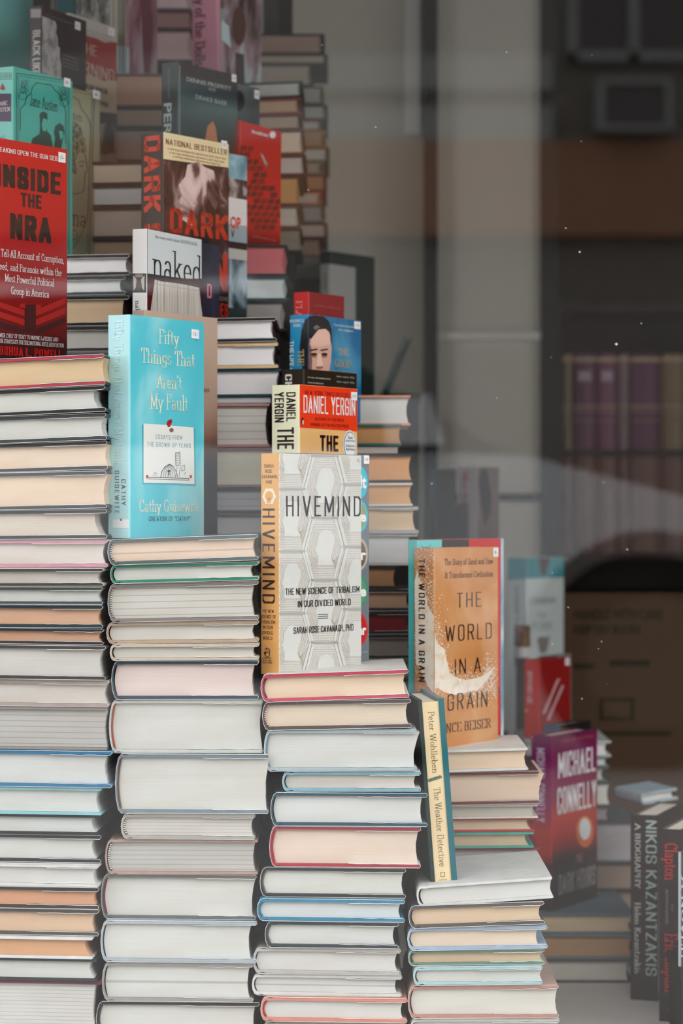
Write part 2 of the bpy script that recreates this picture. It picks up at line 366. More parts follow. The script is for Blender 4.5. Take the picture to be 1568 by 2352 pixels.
# ------------------------------------------------------------------ a book lying flat (spine left, fore-edge right, page edges facing the glass)
PAPER = '#'
def lying_book(x, y, z, W, L, T, cover, page, jacket=None, head=None, lines=0, tilt=0.0, yaw=0.0, soft=False, gain=1.15,
               boards=True, flap=.45, hollow=0.0, slant=0.0, pgain=None, pr=None):
    root = empty('paperback_book' if soft else 'hardback_book', (x, y, z), (0, -tilt, yaw))
    rnd = random.Random(int(abs(x*7919 + z*104729)*1000))
    pgain = pgain or gain
    cm = board(cover, gain)
    jt = 0.0008 if jacket else 0.0
    tb = 0.0006 if soft else min(.0028, T*.12)
    r = min(.0065, T*.26) if not soft else .0012
    g = .0002
    z0, z1 = g + jt, T - g - jt
    # spine arc with the outer boards, matched by the inner line
    N = 7
    out, inn = [], []
    ov = 0.0 if soft else .0035
    end = W - jt
    bend = tb/2
    def ring(zc, s):    # rounded fore-edge of a board
        return [(end - bend + bend*math.cos(a), zc + s*bend*math.sin(a)) for a in (0, )]
    if not soft:
        out.append((end - .0006, z0 + tb*.5)); inn.append((end - .0008, z0 + tb*.5))
        out.append((end, z0 + tb*.25)); inn.append((end - .0004, z0 + tb*.8))
        out.append((end - .0012, z0)); inn.append((end - .0012, z0 + tb))
    else:
        out.append((end, z0)); inn.append((end, z0 + tb))
    if not soft:
        out.append((r + .008, z0)); inn.append((r + .009, z0 + tb))
        out.append((r + .005, z0 + .0008)); inn.append((r + .005, z0 + tb + .0004))
    for i in range(N):
        a = math.radians(-90 - 180*i/(N-1))
        cx = r; hz = (z1 - z0)/2
        out.append((cx + jt + r*.96*math.cos(a), (z0+z1)/2 + hz*math.sin(a)))
        tk = tb if soft else .0016
        inn.append((cx + jt + (r*.96 - tk)*math.cos(a) + 0.0002, (z0+z1)/2 + (hz - tb)*math.sin(a)))
    if not soft:
        out.append((r + .005, z1 - .0008)); inn.append((r + .005, z1 - tb - .0004))
        out.append((r + .009, z1)); inn.append((r + .009, z1 - tb))
        out.append((end - .0012, z1)); inn.append((end - .0012, z1 - tb))
        out.append((end, z1 - tb*.25)); inn.append((end - .0004, z1 - tb*.8))
        out.append((end - .0006, z1 - tb*.5)); inn.append((end - .0008, z1 - tb*.5))
    else:
        out.append((end, z1)); inn.append((end, z1 - tb))
    mb = MB(); mb.strip(out, inn, 0.0 if not soft else .0004, L, cm)
    mb.build('cover', root)
    # page block: round back, hollow fore-edge
    pz0, pz1 = z0 + tb + .0002, z1 - tb - .0002
    xb = (.0042 if not soft else .001) + hollow
    right = (W - ov - .0005 - rnd.random()*.003) if pr is None else min(W - .0005, pr + .0012)
    prof = []
    for i in range(9):
        t = i/8; prof.append((right - .0024*math.sin(math.pi*t)*(0 if soft else 1) - slant*t + rnd.uniform(-.0003, .0003), pz0 + (pz1-pz0)*t))
    for i in range(9):
        t = 1 - i/8; bulge = math.sin(math.pi*t)
        prof.append((xb + r*.45*(1-bulge) * (0 if soft else 1), pz0 + (pz1-pz0)*t))
    pm = pages(page, pgain, lines)
    mb = MB(); mb.prism(prof, ov*.9 + .0006, L - ov - .001, pm)
    mb.build('page_block', root)
    if head:
        mb = MB(); hm = board(head, gain); hw = ink('e6e2d8', .7, gain)
        n = max(8, int((pz1-pz0)/.0012)); zz = pz0 + .001; dz = (pz1-pz0-.002)/n
        for i in range(n):
            t = (i+.5)/n; bx = xb + r*.45*(1-math.sin(math.pi*t)) - .0012
            mb.box((bx, ov*.9 - .0012, zz + i*dz), (bx + .0018, ov*.9 + .003, zz + (i+1)*dz), hm if i % 2 == 0 else (hw if lines else hm))
        mb.build('headband', root)
    if jacket:
        jm = board(jacket, gain, .45); je = ink('e8e8e2', .8, .95)
        o2, i2 = [], []
        def add(a, b, nx, nz): o2.append((a, b)); i2.append((a - nx*.00042, b - nz*.00042))
        K = 9; f0 = W*(1 - flap*(.8 + .3*rnd.random())); ph = rnd.random()*6
        wob = lambda t: .00035*math.sin(5*t+ph) + .00025*math.sin(13*t+2*ph)
        for i in range(K):          # lower flap, tucked inside the lower board
            t = i/(K-1); add(f0 + (W-.002-f0)*t, z0 + tb + .0006 + abs(wob(t*2))*.8, 0, 1)
        add(W - .0002, z0 + tb*.6, -1, 0) ; o2[-1], i2[-1] = (W, z0 + tb*.6), (W - .0004, z0 + tb*.6)
        add(W - .001, g + .0001, 0, -1)
        for i in range(1, K): add(W - .001 - (W - r - .01)*i/K, g + .0001, 0, -1)
        for i in range(N):
            a = math.radians(-90 - 180*i/(N-1))
            p = (r + jt + r*math.cos(a)*1.0, T/2 + (T/2 - g)*math.sin(a))
            o2.append(p); i2.append((p[0] - .00042*math.cos(a), p[1] - .00042*math.sin(a)))
        for i in range(1, K+1): add(r + .01 + (W - .001 - r - .01)*i/K, T - g - .0001, 0, 1)
        o2.append((W, z1 - tb*.6)); i2.append((W - .0004, z1 - tb*.6))
        f1 = W*(1 - flap*(.7 + .4*rnd.random())); ph = rnd.random()*6
        for i in range(K):
            t = 1 - i/(K-1); add(f1 + (W-.002-f1)*t, z1 - tb - .0006 - abs(wob(t*2))*.8, 0, -1)
        mb = MB(); mb.strip(o2, i2, -.0004, L + .0004, jm, je)
        mb.build('dust_jacket', root)
    return root
def stack(where, group, Y, L, bounds, rows, yaw=0.0, tilts=(0,), gain=.86, default_w=.158):
    """books piled from the top boundary down; boundaries are measured at the front of the pile"""
    made = []
    for i, (row, t, b) in enumerate(zip(rows, bounds, bounds[1:])):
        right, left, look, cover, page = row[:5]; o = dict(row[5]) if len(row) > 5 else {}
        dy = o.pop('dy', ((i*37) % 7 - 3)*.0012)
        Yb = Y + dy
        x1 = wx(right, Y); x0 = wx(left, Y) if left is not None else x1 - default_w - ((i*53) % 5)*.002
        zt, zb = wz(t, Y), wz(b, Y)
        if 'pr' in o: o['pr'] = wx(o['pr'], Y) - x0
        tilt = o.pop('tilt', tilts[min(i, len(tilts)-1)]); LL = o.pop('L', L - ((i*29) % 5)*.004)
        zb -= math.sin(tilt)*(x1-x0)/2
        r = lying_book(x0, Yb, zb, x1-x0, LL, zt - wz(b, Y) - .0001, cover, page, tilt=tilt, yaw=yaw, gain=o.pop('gain', gain), **o)
        lab = '%s, %s in %s' % (look, ORD[i], where)
        if len(lab.split()) > 16: print('LONG', len(lab.split()), lab)
        tag(r, lab, 'book', group); made.append(r)
    return made
# ------------------------------------------------------------------ a book standing on end (spine left, front cover turned right and back)
EPS = .00016
class Standing:
    def __init__(s, label, group, Y, corner, right, left, top, base_z, w, cover, spine=None, page='d8d0c0', hard=True, kind=None,
                 t=None, gain=1.15, theta=None, roll=0.0, cat='book', behind=None, gap=.001, depth=0.0):
        if behind is not None:      # parallel to another book and right behind it
            q = behind; theta = q.th; base = q.C + q.es*(q.t + gap)
            def at(k): return (k*base.y - base.x)/(q.eu.x - k*q.eu.y)      # step along the cover to reach a sight line
            if corner is not None: u0 = at((corner - W_PX/2)/F)
            if right is not None:
                u1 = at((right - W_PX/2)/F)
                if corner is None: u0 = u1 - w
                else: w = u1 - u0
            else: right = None
            P0 = base + q.eu*u0; Y = P0.y; corner = W_PX/2 + P0.x*F/Y
        s.Y, s.gain = Y, gain
        s.Xc = wx(corner, Y); k = ((right or 0) - W_PX/2)/F
        if theta is None:
            lo, hi = 0.0, math.radians(88)
            for _ in range(60):
                th = (lo+hi)/2
                if (s.Xc + w*math.cos(th))/(Y + w*math.sin(th)) > k: lo = th
                else: hi = th
            theta = (lo+hi)/2
        s.th = theta; c, sn = math.cos(theta), math.sin(theta)
        if t is None:
            kl = (left - W_PX/2)/F; t = (s.Xc - kl*Y)/(sn + kl*c)
        s.t = max(t, .006); s.w = w; s.z0 = base_z; s.h = wz(top, Y) - base_z
        s.C = Vector((s.Xc, Y, base_z)); s.eu = Vector((c, sn, 0)); s.es = Vector((-sn, c, 0))
        s.root = empty(kind or ('hardback_book' if hard else 'paperback_book'), s.C, (0, roll, theta))
        tag(s.root, label, cat, group)
        s.mb = MB(); s.layer = {}; s.cover, s.hard = cover, hard
        s.spine = spine or cover; s.page = page
        w_, t_, h_ = s.w, s.t, s.h
        tb = .0026 if hard else .0006; g = .0004
        cm, sm = s.cover, s.spine
        m = s.mb
        # boards and spine of one wrapped cover, with softened corner
        rc = min(.0016, t_*.2)
        prof_o = [(w_, 0), (rc, 0), (rc*.3, rc*.3), (0, rc), (0, t_-rc), (rc*.3, t_-rc*.3), (rc, t_), (w_, t_)]
        prof_i = [(w_, tb), (tb+rc, tb), (tb+rc*.4, tb+rc*.2), (tb, tb+rc), (tb, t_-tb-rc), (tb+rc*.4, t_-tb-rc*.2), (tb+rc, t_-tb), (w_, t_-tb)]
        i0 = len(m.v); n = 8
        for z in (0, h_): m.v += [(a, b, z) for a, b in prof_o] + [(a, b, z) for a, b in prof_i]
        mats = [cm, cm, sm, sm, sm, cm, cm]
        pe = m.mi(board('dad6cc', gain)) if not hard else None
        for q in range(n-1):
            a, b = i0+q, i0+q+1
            m.f.append((a+2*n, b+2*n, b, a)); m.m.append(m.mi(mats[q]))
            m.f.append((a+n, b+n, b+3*n, a+3*n)); m.m.append(m.mi(mats[q]))
            e = pe if pe is not None else m.mi(mats[q])
            m.f.append((a, b, b+n, a+n)); m.m.append(e)
            m.f.append((a+3*n, b+3*n, b+2*n, a+2*n)); m.m.append(e)
        for q in (0, n-1):
            m.f.append((i0+q, i0+q+n, i0+q+3*n, i0+q+2*n)); m.m.append(pe if pe is not None else m.mi(cm))
        s.sticker = None
        ov = .003 if hard else .0002
        pb = MB(); pb.box((tb+.001, tb+.0004, ov), (w_-ov-.0006, t_-tb-.0004, h_-ov), pages(s.page, gain))
        s._pb = pb
    # pixel of the photograph -> place on the cover
    def _ray(s, px, py): return Vector(((px-W_PX/2)/F, 1.0, (H_PX/2-py)/F))
    def uv(s, px, py):
        n = Vector((s.eu.y, -s.eu.x, 0)); O = Vector((0, 0, EYE)); d = s._ray(px, py)
        P = O + d*((s.C-O).dot(n)/d.dot(n)); return ((P-s.C).dot(s.eu), P.z - s.z0)
    def pv(s, px, py):
        n = s.eu; O = Vector((0, 0, EYE)); d = s._ray(px, py)
        P = O + d*((s.C-O).dot(n)/d.dot(n)); return ((P-s.C).dot(s.es), P.z - s.z0)
    def _put(s, face, pts, m, layer, target=None):
        lim = (s.w, s.h) if face == 'f' else (s.t, s.h)
        pts = clip(pts, 0.0004, 0.0004, lim[0]-.0004, lim[1]-.0004)
        if len(pts) < 3: return
        e = EPS*layer; tg = target or s.mb
        # orient towards the outside
        area = sum(pts[i-1][0]*pts[i][1]-pts[i][0]*pts[i-1][1] for i in range(len(pts)))
        if (face == 'f') != (area > 0): pts = pts[::-1]
        tg.face([(a, -e, b) if face == 'f' else (-e, a, b) for a, b in pts], m)
    def poly(s, face, pts, m, layer=1, target=None):
        f = s.uv if face == 'f' else s.pv
        s._put(face, [f(*p) for p in pts], m, layer, target)
    def rect(s, face, x0, y0, x1, y1, m, layer=1, target=None):
        s.poly(face, [(x0, y0), (x1, y0), (x1, y1), (x0, y1)], m, layer, target)
    def band(s, v0, v1, m, layer=1, face='fs'):      # full-width band between two heights (fractions of the book height)
        for q in face:
            lim = s.w if q == 'f' else s.t
            s._put(q, [(0, v0*s.h), (lim, v0*s.h), (lim, v1*s.h), (0, v1*s.h)], m, layer)
    def frac(s, face, pts, m, layer=1):
        lim = s.w if face == 'f' else s.t
        s._put(face, [(a*lim, b*s.h) for a, b in pts], m, layer)
    def ell(s, face, cx, cy, rx, ry, m, layer=1, n=28):
        s.poly(face, [(cx+rx*math.cos(6.2832*i/n), cy+ry*math.sin(6.2832*i/n)) for i in range(n)], m, layer)
    def line(s, face, pts, wd, m, layer=3):
        for (x0, y0), (x1, y1) in zip(pts, pts[1:]):
            l = math.hypot(x1-x0, y1-y0) or 1; nx, ny = -(y1-y0)/l*wd/2, (x1-x0)/l*wd/2
            s.poly(face, [(x0+nx, y0+ny), (x1+nx, y1+ny), (x1-nx, y1-ny), (x0-nx, y0-ny)], m, layer)
    def text(s, face, txt, x0, x1, yb, h, m, font='sans', bold=0.0, layer=3, slant=0.0):
        f = s.uv if face == 'f' else s.pv
        a0, v0 = f(x0, yb); a1, _ = f(x1, yb); xm = (x0+x1)/2
        dv = f(x0, yb-h)[1] - v0
        for p in glyphs(txt, font, bold):
            s._put(face, [(a0 + (a1-a0)*tx + slant*ty*dv, v0 + dv*ty) for tx, ty in p], m, layer)
    def vtext(s, txt, xl, xr, y0, y1, m, font='sans', bold=0.0, layer=3):
        p0, v0 = s.pv(xl, y0); p1, _ = s.pv(xr, y0); v1 = s.pv((xl+xr)/2, y1)[1]
        for p in glyphs(txt, font, bold):
            s._put('s', [(p0 + (p1-p0)*ty, v0 + (v1-v0)*tx) for tx, ty in p], m, layer)
    def price(s, x0, y0, x1, y1, txt='15-'):
        mb = MB(); a0, v1 = s.uv(x0, y0); a1, _ = s.uv(x1, y0); v0 = s.uv(x0, y1)[1]
        e = EPS*6; w_ = ink('e4e6e4', .6, s.gain); k = ink('4a4a4e', .6, s.gain)
        a1 = min(a1, s.w-.0005)
        mb.box((a0, -e-.0001, v0), (a1, -EPS*4, v1), w_)
        for p in sans(txt):
            q = [(a0+(a1-a0)*(.25+.5*tx), v0+(v1-v0)*(.33+.36*ty)) for tx, ty in p]
            mb.face([(a, -e-.0002, b) for a, b in q], k)
        o = mb.build('price_sticker', s.root); o['label'] = 'small white price sticker'
    def done(s):
        s.mb.build('cover', s.root); s._pb.build('page_block', s.root)
        return s
def flat(h, gain=1.15, rough=.38): return ink(h, rough, gain, .4)
# ------------------------------------------------------------------ the setting
def plain(name, h, rough=.8, gain=1.0, noise=0.0, scale=8, spec=.3, metallic=0):
    m, n, l, b = new_mat(name); c = lin(h, gain)
    b.inputs['Base Color'].default_value = c; b.inputs['Roughness'].default_value = rough
    b.inputs['Specular IOR Level'].default_value = spec; b.inputs['Metallic'].default_value = metallic
    if noise:
        tc = n.new('ShaderNodeTexCoord'); no = n.new('ShaderNodeTexNoise'); no.inputs['Scale'].default_value = scale; no.inputs['Detail'].default_value = 5
        l.new(tc.outputs['Object'], no.inputs['Vector']); mx = n.new('ShaderNodeMixRGB')
        mx.inputs[1].default_value = tuple(x*(1-noise) for x in c[:3]) + (1,); mx.inputs[2].default_value = tuple(min(.9, x*(1+noise)) for x in c[:3]) + (1,)
        l.new(no.outputs['Fac'], mx.inputs[0]); l.new(mx.outputs[0], b.inputs['Base Color'])
    return m
def slab(name, a, b, m, kind='structure'):
    mb = MB(); mb.box(a, b, m); o = mb.build(name); o['kind'] = kind; return o
GLASS_Y = 2.46
STREET = -0.12
WALLB = 6.2
m_floor = plain('grey_painted_display_floor', 'c6c5be', .55, 1.2, .12, 14)
m_wallL = plain('pale_plaster', 'b4b2aa', .9, 1.0, .08, 3)
m_dark = plain('dark_brown_wall', '4a423a', .8, 1.0, .2, 3)
m_ceil = plain('ceiling_paint', '6e6a64', .9, 1.0)
m_fr = plain('black_metal', '2e2c2a', .4, 1.0)
slab('floor', (-2.4, GLASS_Y - .05, -.12), (2.4, WALLB, 0), m_floor)
slab('trim_1', (-2.4, 2.555, 0), (2.4, 2.575, .0035), plain('seam_strip', '6c6a66', .6))     # joint of the ledge boards
slab('ceiling', (-2.4, GLASS_Y - .05, 2.05), (2.4, WALLB, 2.12), m_ceil)
slab('wall_left', (-2.46, GLASS_Y - .05, -.12), (-2.4, WALLB, 2.12), m_wallL)
slab('wall_right', (2.4, GLASS_Y - .05, -.12), (2.46, WALLB, 2.12), m_dark)
slab('wall_back', (-2.4, WALLB, -.12), (2.4, WALLB + .06, 2.12), m_dark)
# shop front around the pane
slab('wall_front', (-2.46, GLASS_Y - .12, 1.62), (2.46, GLASS_Y - .02, 2.4), m_fr)
slab('baseboard_front', (-2.46, GLASS_Y - .12, STREET), (2.46, GLASS_Y - .03, -.04), m_fr)
# the pane
mg, gn, gl, gb = new_mat('window_glass'); gn.remove(gb)
o_ = gn['Material Output']; tr = gn.new('ShaderNodeBsdfTransparent'); gs = gn.new('ShaderNodeBsdfGlossy'); mxs = gn.new('ShaderNodeMixShader')
tr.inputs['Color'].default_value = (.985, .99, .985, 1); gs.inputs['Roughness'].default_value = 0.0; gs.inputs['Color'].default_value = (1, 1, 1, 1)
# reflectance of a thin pane (both faces), the same from either side: R0 + (1 - R0)(1 - cos)^5
R0 = 0.072
ge = gn.new('ShaderNodeNewGeometry'); dp = gn.new('ShaderNodeVectorMath'); dp.operation = 'DOT_PRODUCT'
gl.new(ge.outputs['Normal'], dp.inputs[0]); gl.new(ge.outputs['Incoming'], dp.inputs[1])
def mth(op, a, b=None):
    n_ = gn.new('ShaderNodeMath'); n_.operation = op
    for k_, v_ in enumerate((a, b)):
        if v_ is None: continue
        if isinstance(v_, float): n_.inputs[k_].default_value = v_
        else: gl.new(v_, n_.inputs[k_])
    return n_
ab = mth('ABSOLUTE', dp.outputs['Value']); om = mth('SUBTRACT', 1.0, ab.outputs[0]); pw = mth('POWER', om.outputs[0], 5.0)
mm = mth('MULTIPLY_ADD', pw.outputs[0], 1.0 - R0); mm.inputs[2].default_value = R0
gl.new(mm.outputs[0], mxs.inputs[0]); gl.new(tr.outputs[0], mxs.inputs[1]); gl.new(gs.outputs[0], mxs.inputs[2])
gl.new(mxs.outputs[0], o_.inputs['Surface'])
wv_ = [(-2.4, GLASS_Y, -.04), (2.4, GLASS_Y, -.04), (2.4, GLASS_Y, 1.62), (-2.4, GLASS_Y, 1.62)]
pane = mesh_obj('window_1', wv_, [(0, 1, 2, 3)], [mg]); pane['kind'] = 'structure'
# dust on the pane
mb = MB(); md = ink('d8d8d4', .9, 1.0); rs = random.Random(3)
specks = [(1141, 914, 3), (1331, 578, 5), (1299, 524, 3), (1415, 790, 7), (1472, 743, 3), (991, 1111, 4), (1386, 1108, 3), (1268, 1480, 3), (1381, 1474, 3), (1440, 1262, 4),
          (1336, 1605, 4), (1305, 1395, 4), (1374, 1490, 3), (1216, 210, 2), (1163, 120, 3), (862, 292, 3), (708, 436, 3), (640, 1262, 2), (956, 1007, 2), (1268, 1316, 3), (1300, 1284, 2)]
for px, py, r in specks:
    n = 6; ph = rs.random()*6
    mb.face([((px-784+ r*.42*(.4+rs.random())*math.cos(ph+6.283*i/n))*GLASS_Y/F, GLASS_Y+.0006, EYE+(1176-py+r*.42*(.4+rs.random())*math.sin(ph+6.283*i/n))*GLASS_Y/F) for i in range(n)], md)
for i in range(40):
    px, py = rs.uniform(560, 1560), rs.uniform(60, 1900); r = rs.uniform(.4, .9)
    mb.face([((px-784+r*math.cos(6.283*k/5))*GLASS_Y/F, GLASS_Y+.0006, EYE+(1176-py+r*math.sin(6.283*k/5))*GLASS_Y/F) for k in range(5)], md)
d = mb.build('dust'); tag(d, 'white specks of dust scattered on the shop window pane', 'dust', kind='stuff')

# behind the display: light partition boards, a dark post, a dark door edge
YB = 4.7
m_pan = plain('grey_painted_partition', 'c0beb4', .85, 1.0, .10, 5)
m_pan2 = plain('pale_grey_column_paint', 'cfcdc4', .85, 1.0, .07, 5)
slab('wall_partition', (wx(120, YB+.1), YB+.1, 0), (wx(980, YB+.1), YB+.14, 2.05), m_pan)
slab('trim_2', (wx(975, YB), YB-.02, 0), (wx(1004, YB), YB+.1, 2.05), m_fr)
slab('trim_3', (wx(1004, YB), YB+.02, 0), (wx(1242, YB), YB+.16, 2.05), m_pan2)
slab('trim_4', (wx(1242, YB), YB, 0), (wx(1282, YB), YB+.16, 2.05), m_fr)
slab('trim_5', (wx(932, YB), YB+.04, wz(300, YB)), (wx(966, YB), YB+.1, 2.05), plain('white_pipe_paint', 'd8dad6', .6))
slab('trim_10', (wx(1004, YB), YB+.005, wz(780, YB)), (wx(1242, YB), YB+.02, wz(762, YB)), plain('white_rail_paint', 'e0e0da', .5))
slab('trim_6', (wx(1004, YB), YB+.005, wz(1150, YB)), (wx(1242, YB), YB+.02, wz(1134, YB)), m_fr)

# the street behind the viewer, seen only as a reflection in the pane
m_street = plain('asphalt', '8a8a88', .9, 1.0, .15, 6)
m_fac = plain('grey_brick', '6c6a66', .9, 1.0, .25, 9)
m_band = plain('brown_sandstone', '8a6a56', .9, 1.0, .2, 5)
m_pale = plain('pale_stone', '858884', .9, 1.0, .1, 5)
slab('ground', (-14, -14, STREET - .1), (14, GLASS_Y - .12, STREET), m_street)
FY = -9.0; D = 2*GLASS_Y - FY
slab('wall_street', (-9, FY - .4, STREET), (9, FY, 6.5), m_fac)
slab('trim_7', (wx(-900, D), FY, wz(545, D)), (wx(2200, D), FY + .1, wz(330, D)), m_band)
slab('trim_8', (wx(-900, D), FY, wz(325, D)), (wx(1268, D), FY + .06, wz(250, D)), m_pale)
slab('trim_9', (wx(-900, D), FY, wz(210, D)), (wx(1268, D), FY + .06, wz(130, D)), m_pale)
m_win = plain('dark_window_pane', '26282a', .1, 1.0, spec=.6)
mb = MB(); mwf = ink('7e8282', .6, 1.0)
for a in ((1302, -200, 1322, 145), (1440, -200, 1462, 145), (1300, 125, 1900, 145), (1640, -200, 1662, 145)):
    mb.box((wx(a[0], D), FY, wz(a[3], D)), (wx(a[2], D), FY+.1, wz(a[1], D)), mwf)
mb.box((wx(1322, D), FY, wz(125, D)), (wx(1640, D), FY+.02, wz(-200, D)), m_win)
mb.build('window_2')['kind'] = 'structure'
ac = empty('air_conditioner', (wx(1445, D), FY + .01, wz(315, D))); tag(ac, 'pale window air conditioner in the opposite facade', 'air conditioner')
mb = MB(); u = 118*D/F/1.4; z1 = 118*D/F
for a in ((-u*1.0, 0, -u*.82, z1), (u*.82, 0, u, z1), (-u*.82, z1*.88, u*.82, z1), (-u*.82, 0, u*.82, z1*.1)): mb.box((a[0], 0, a[1]), (a[2], .25, a[3]), mwf)
mb.build('housing', ac)
mb = MB(); mb.box((-u*.82, 0, z1*.1), (u*.82, .2, z1*.88), m_win); mb.build('grille', ac)
# parked car
CD = 7.3; CY = 2*GLASS_Y - CD
def cp(px, py): return (wx(px, CD), wz(py, CD))
car = empty('parked_car', (wx(1500, CD), CY, STREET)); tag(car, 'pale silver car parked at the kerb across from the shop window', 'car')
m_car = plain('silver_car_paint', 'c4c9ca', .25, 1.15, spec=.5); m_hub_shade = plain('dark_hub_and_side_shade', '4a4846', .5)
m_tyre = plain('tyre_rubber', '2a2826', .8)
ox, oz = wx(1500, CD), STREET
body = [(-2.9, .30), (-2.95, .72), (-2.6, .90), (-1.4, .93), (-.95, .92), (-.36, .90), (-.15, .845), (.08, .785), (.5, .715), (.74, .60), (.75, .35), (.42, .28)]
prof = list(body)
for i in range(13): a = math.radians(i*180/12); prof.append((.40*math.cos(a) + .0, .28 + .41*math.sin(a)))
prof += [(-.42, .22), (-2.1, .22)]
for i in range(13): a = math.radians(i*180/12); prof.append((-2.5 + .38*math.cos(a), .28 + .38*math.sin(a)))
mb = MB(); mb.prism(prof[::-1], -.85, .0, m_car); mb.build('body', car)
mb = MB(); mb.prism([(-2.9, .26), (-2.9, .62), (-.62, .60), (-.50, .40), (-.46, .26)][::-1], -.02, .012, m_hub_shade); mb.build('painted_side_shade', car)  # added dark panel, paints in the shade on the car's lower side
cab = [(-2.5, .91), (-2.1, 1.36), (-1.2, 1.38), (-.40, .90)]
mb = MB(); mb.prism([(a, b) for a, b in cab][::-1], -.78, -.08, m_win)
mb.build('window_band', car)
mb = MB(); mb.prism([(-2.15, 1.33), (-2.1, 1.40), (-1.15, 1.42), (-1.1, 1.36)][::-1], -.76, -.1, m_car); mb.build('roof', car)
mb = MB(); mb.prism([(-.60, .93), (-.76, .93), (-.78, 1.05), (-.64, 1.07)][::-1], 0, .12, m_car); mb.build('wing_mirror', car)
for cx in (0, -2.5):
    mb = MB(); mb.prism([(cx + .31*math.cos(6.283*i/24), .31 + .31*math.sin(6.283*i/24)) for i in range(24)], -.26, -.04, m_tyre)
    wo = mb.build('wheel', car)
    mb = MB(); mb.prism([(cx + .19*math.cos(6.283*i/20), .31 + .19*math.sin(6.283*i/20)) for i in range(20)], -.06, -.035, m_hub_shade); mb.build('hubcap', wo)

# ------------------------------------------------------------------ risers under the rear piles
m_ris = plain('black_riser_paint', '33312e', .7, 1.0, .15, 20)
def riser(x0, x1, y0, y1, z, label):
    r = empty('display_riser', ((x0+x1)/2, y0, 0)); w = (x1-x0)/2; L = y1-y0
    mb = MB(); mb.box((-w, 0, z-.015), (w, L, z), m_ris); mb.build('top_board', r)
    mb = MB(); mb.box((-w+.002, .002, 0), (w-.002, .012, z-.015), m_ris); mb.build('front_panel', r)
    for sx in (-1, 1):
        mb = MB(); a, b = sorted((sx*(w-.002), sx*(w-.012))); mb.box((a, .012, 0), (b, L-.002, z-.015), m_ris); mb.build('side_panel', r)
    tag(r, label, 'riser'); return r
# ------------------------------------------------------------------ the front row of piles
WH, CR, TN, GY, PK, LG = 'd9ddd8', 'e0cdb2', 'd2a988', 'c6c5bf', 'e2d3c4', 'd2d3cd'
Y1 = 2.71
GF = 'books lying in the front row of piles'
K = dict
A = [  # right px, left px, look, cover, page
 (246, None, 'red hardcover in white jacket with cream pages', 'b04a58', 'e0c8a4', K(pr=245, jacket='3c3634')),
 (247, None, 'thick white-paged hardcover in black jacket', '3a3838', 'd8dcd6', K(pr=226, jacket='34353a', slant=.004, head=None)),
 (248, None, 'white-paged hardcover with dark grey boards', '4c5052', 'd9dcd6', K(pr=238, jacket='4a5054')),
 (250, None, 'cream-paged hardcover with charcoal boards', '3c4042', 'e6d3bc', K(pr=247, jacket='4a4a4a')),
 (249, None, 'peach-paged hardcover with stained slanted fore-edge', '42464a', 'e6d2bb', K(pr=240, jacket='3e4248', slant=-.004)),
 (249, None, 'grey-beige paged hardcover in black jacket', '3c3c3e', 'd6cec0', K(pr=230, jacket='3a3a3c', slant=.006)),
 (249, None, 'hardcover with pale pink boards', 'd89aaa', 'd8d4cc', K(pr=240, jacket='e8d0d2')),
 (241, None, 'grey-paged hardcover with mottled brown stain', '4a4846', 'c8c5bd', K(pr=229, jacket='c8ccc8')),
 (239, None, 'thin hardcover with crumpled green-grey jacket flap', '4a5654', 'd2d5d0', K(pr=230, jacket='54605e')),
 (239, None, 'tan-paged hardcover in blue-black jacket', '34424a', 'd8b296', K(pr=229, jacket='3a4850')),
 (240, None, 'thin tan-paged hardcover with navy board', '3a3e44', 'd6ae92', K(pr=229, jacket='3c4048')),
 (246, None, 'thick white-paged hardcover in brown-black jacket', '4c4846', 'd2d3cd', K(pr=233, jacket='5a5452')),
 (251, None, 'grey-white paged hardcover with worn beige jacket', 'a89a90', 'ccc9c1', K(pr=244, jacket='cfc3bb')),
 (248, None, 'thick grey library hardcover with ragged page edges', '98948e', 'bdbdb8', K(pr=244, lines=.006)),
 (260, None, 'white-paged hardcover with bright blue boards', '3e7ca4', 'd6dbd8', K(pr=247, jacket='4c8cb4', slant=.002)),
 (236, None, 'white-paged book over a blue edge with aqua board', '8cc4cc', 'd2d8d4', K(pr=227, slant=.002)),
 (232, None, 'thin white-paged hardcover with black boards', '2e3032', 'd0d6d2', K(pr=219, slant=.004)),
 (234, None, 'white-paged hardcover in glossy black jacket', '33383a', 'd4d8d4', K(pr=219, jacket='3a4042', slant=.004)),
 (230, None, 'hardcover with white boards and grey-white pages', 'd2d6d2', 'd2d4d0', K(pr=219, jacket='dadedb')),
 (230, None, 'tan-paged hardcover under white boards', '3c3c3c', 'd9a888', K(pr=219, jacket='504e4c')),
 (229, None, 'cream-tan paged hardcover in grey-black jacket', '56544f', 'dcc0a4', K(pr=215, jacket='66625c')),
 (216, None, 'rough-cut tan-paged hardcover with white boards', 'd6dad8', 'd4a984', K(pr=208, slant=.006)),
 (225, None, 'white-paged hardcover with dark slate boards', '3a3e40', 'd2d6d2', K(pr=215, slant=.004)),
 (234, None, 'thick burgundy hardcover with pale grey pages', '6a3848', 'd0d2ce', K(pr=217, lines=.004)),
]
A_B = [821, 893, 954, 1017, 1084, 1171, 1239, 1304, 1347, 1388.5, 1442, 1480, 1560, 1622, 1721, 1806, 1869, 1915, 1980, 2034, 2085, 2147, 2197.5, 2250, 2385]
stack('leftmost front pile', GF, Y1, .20, A_B, A, yaw=-.06, tilts=(.045, .042, .035, .03, .02, .012, .006, .003, 0, -.004, -.008))
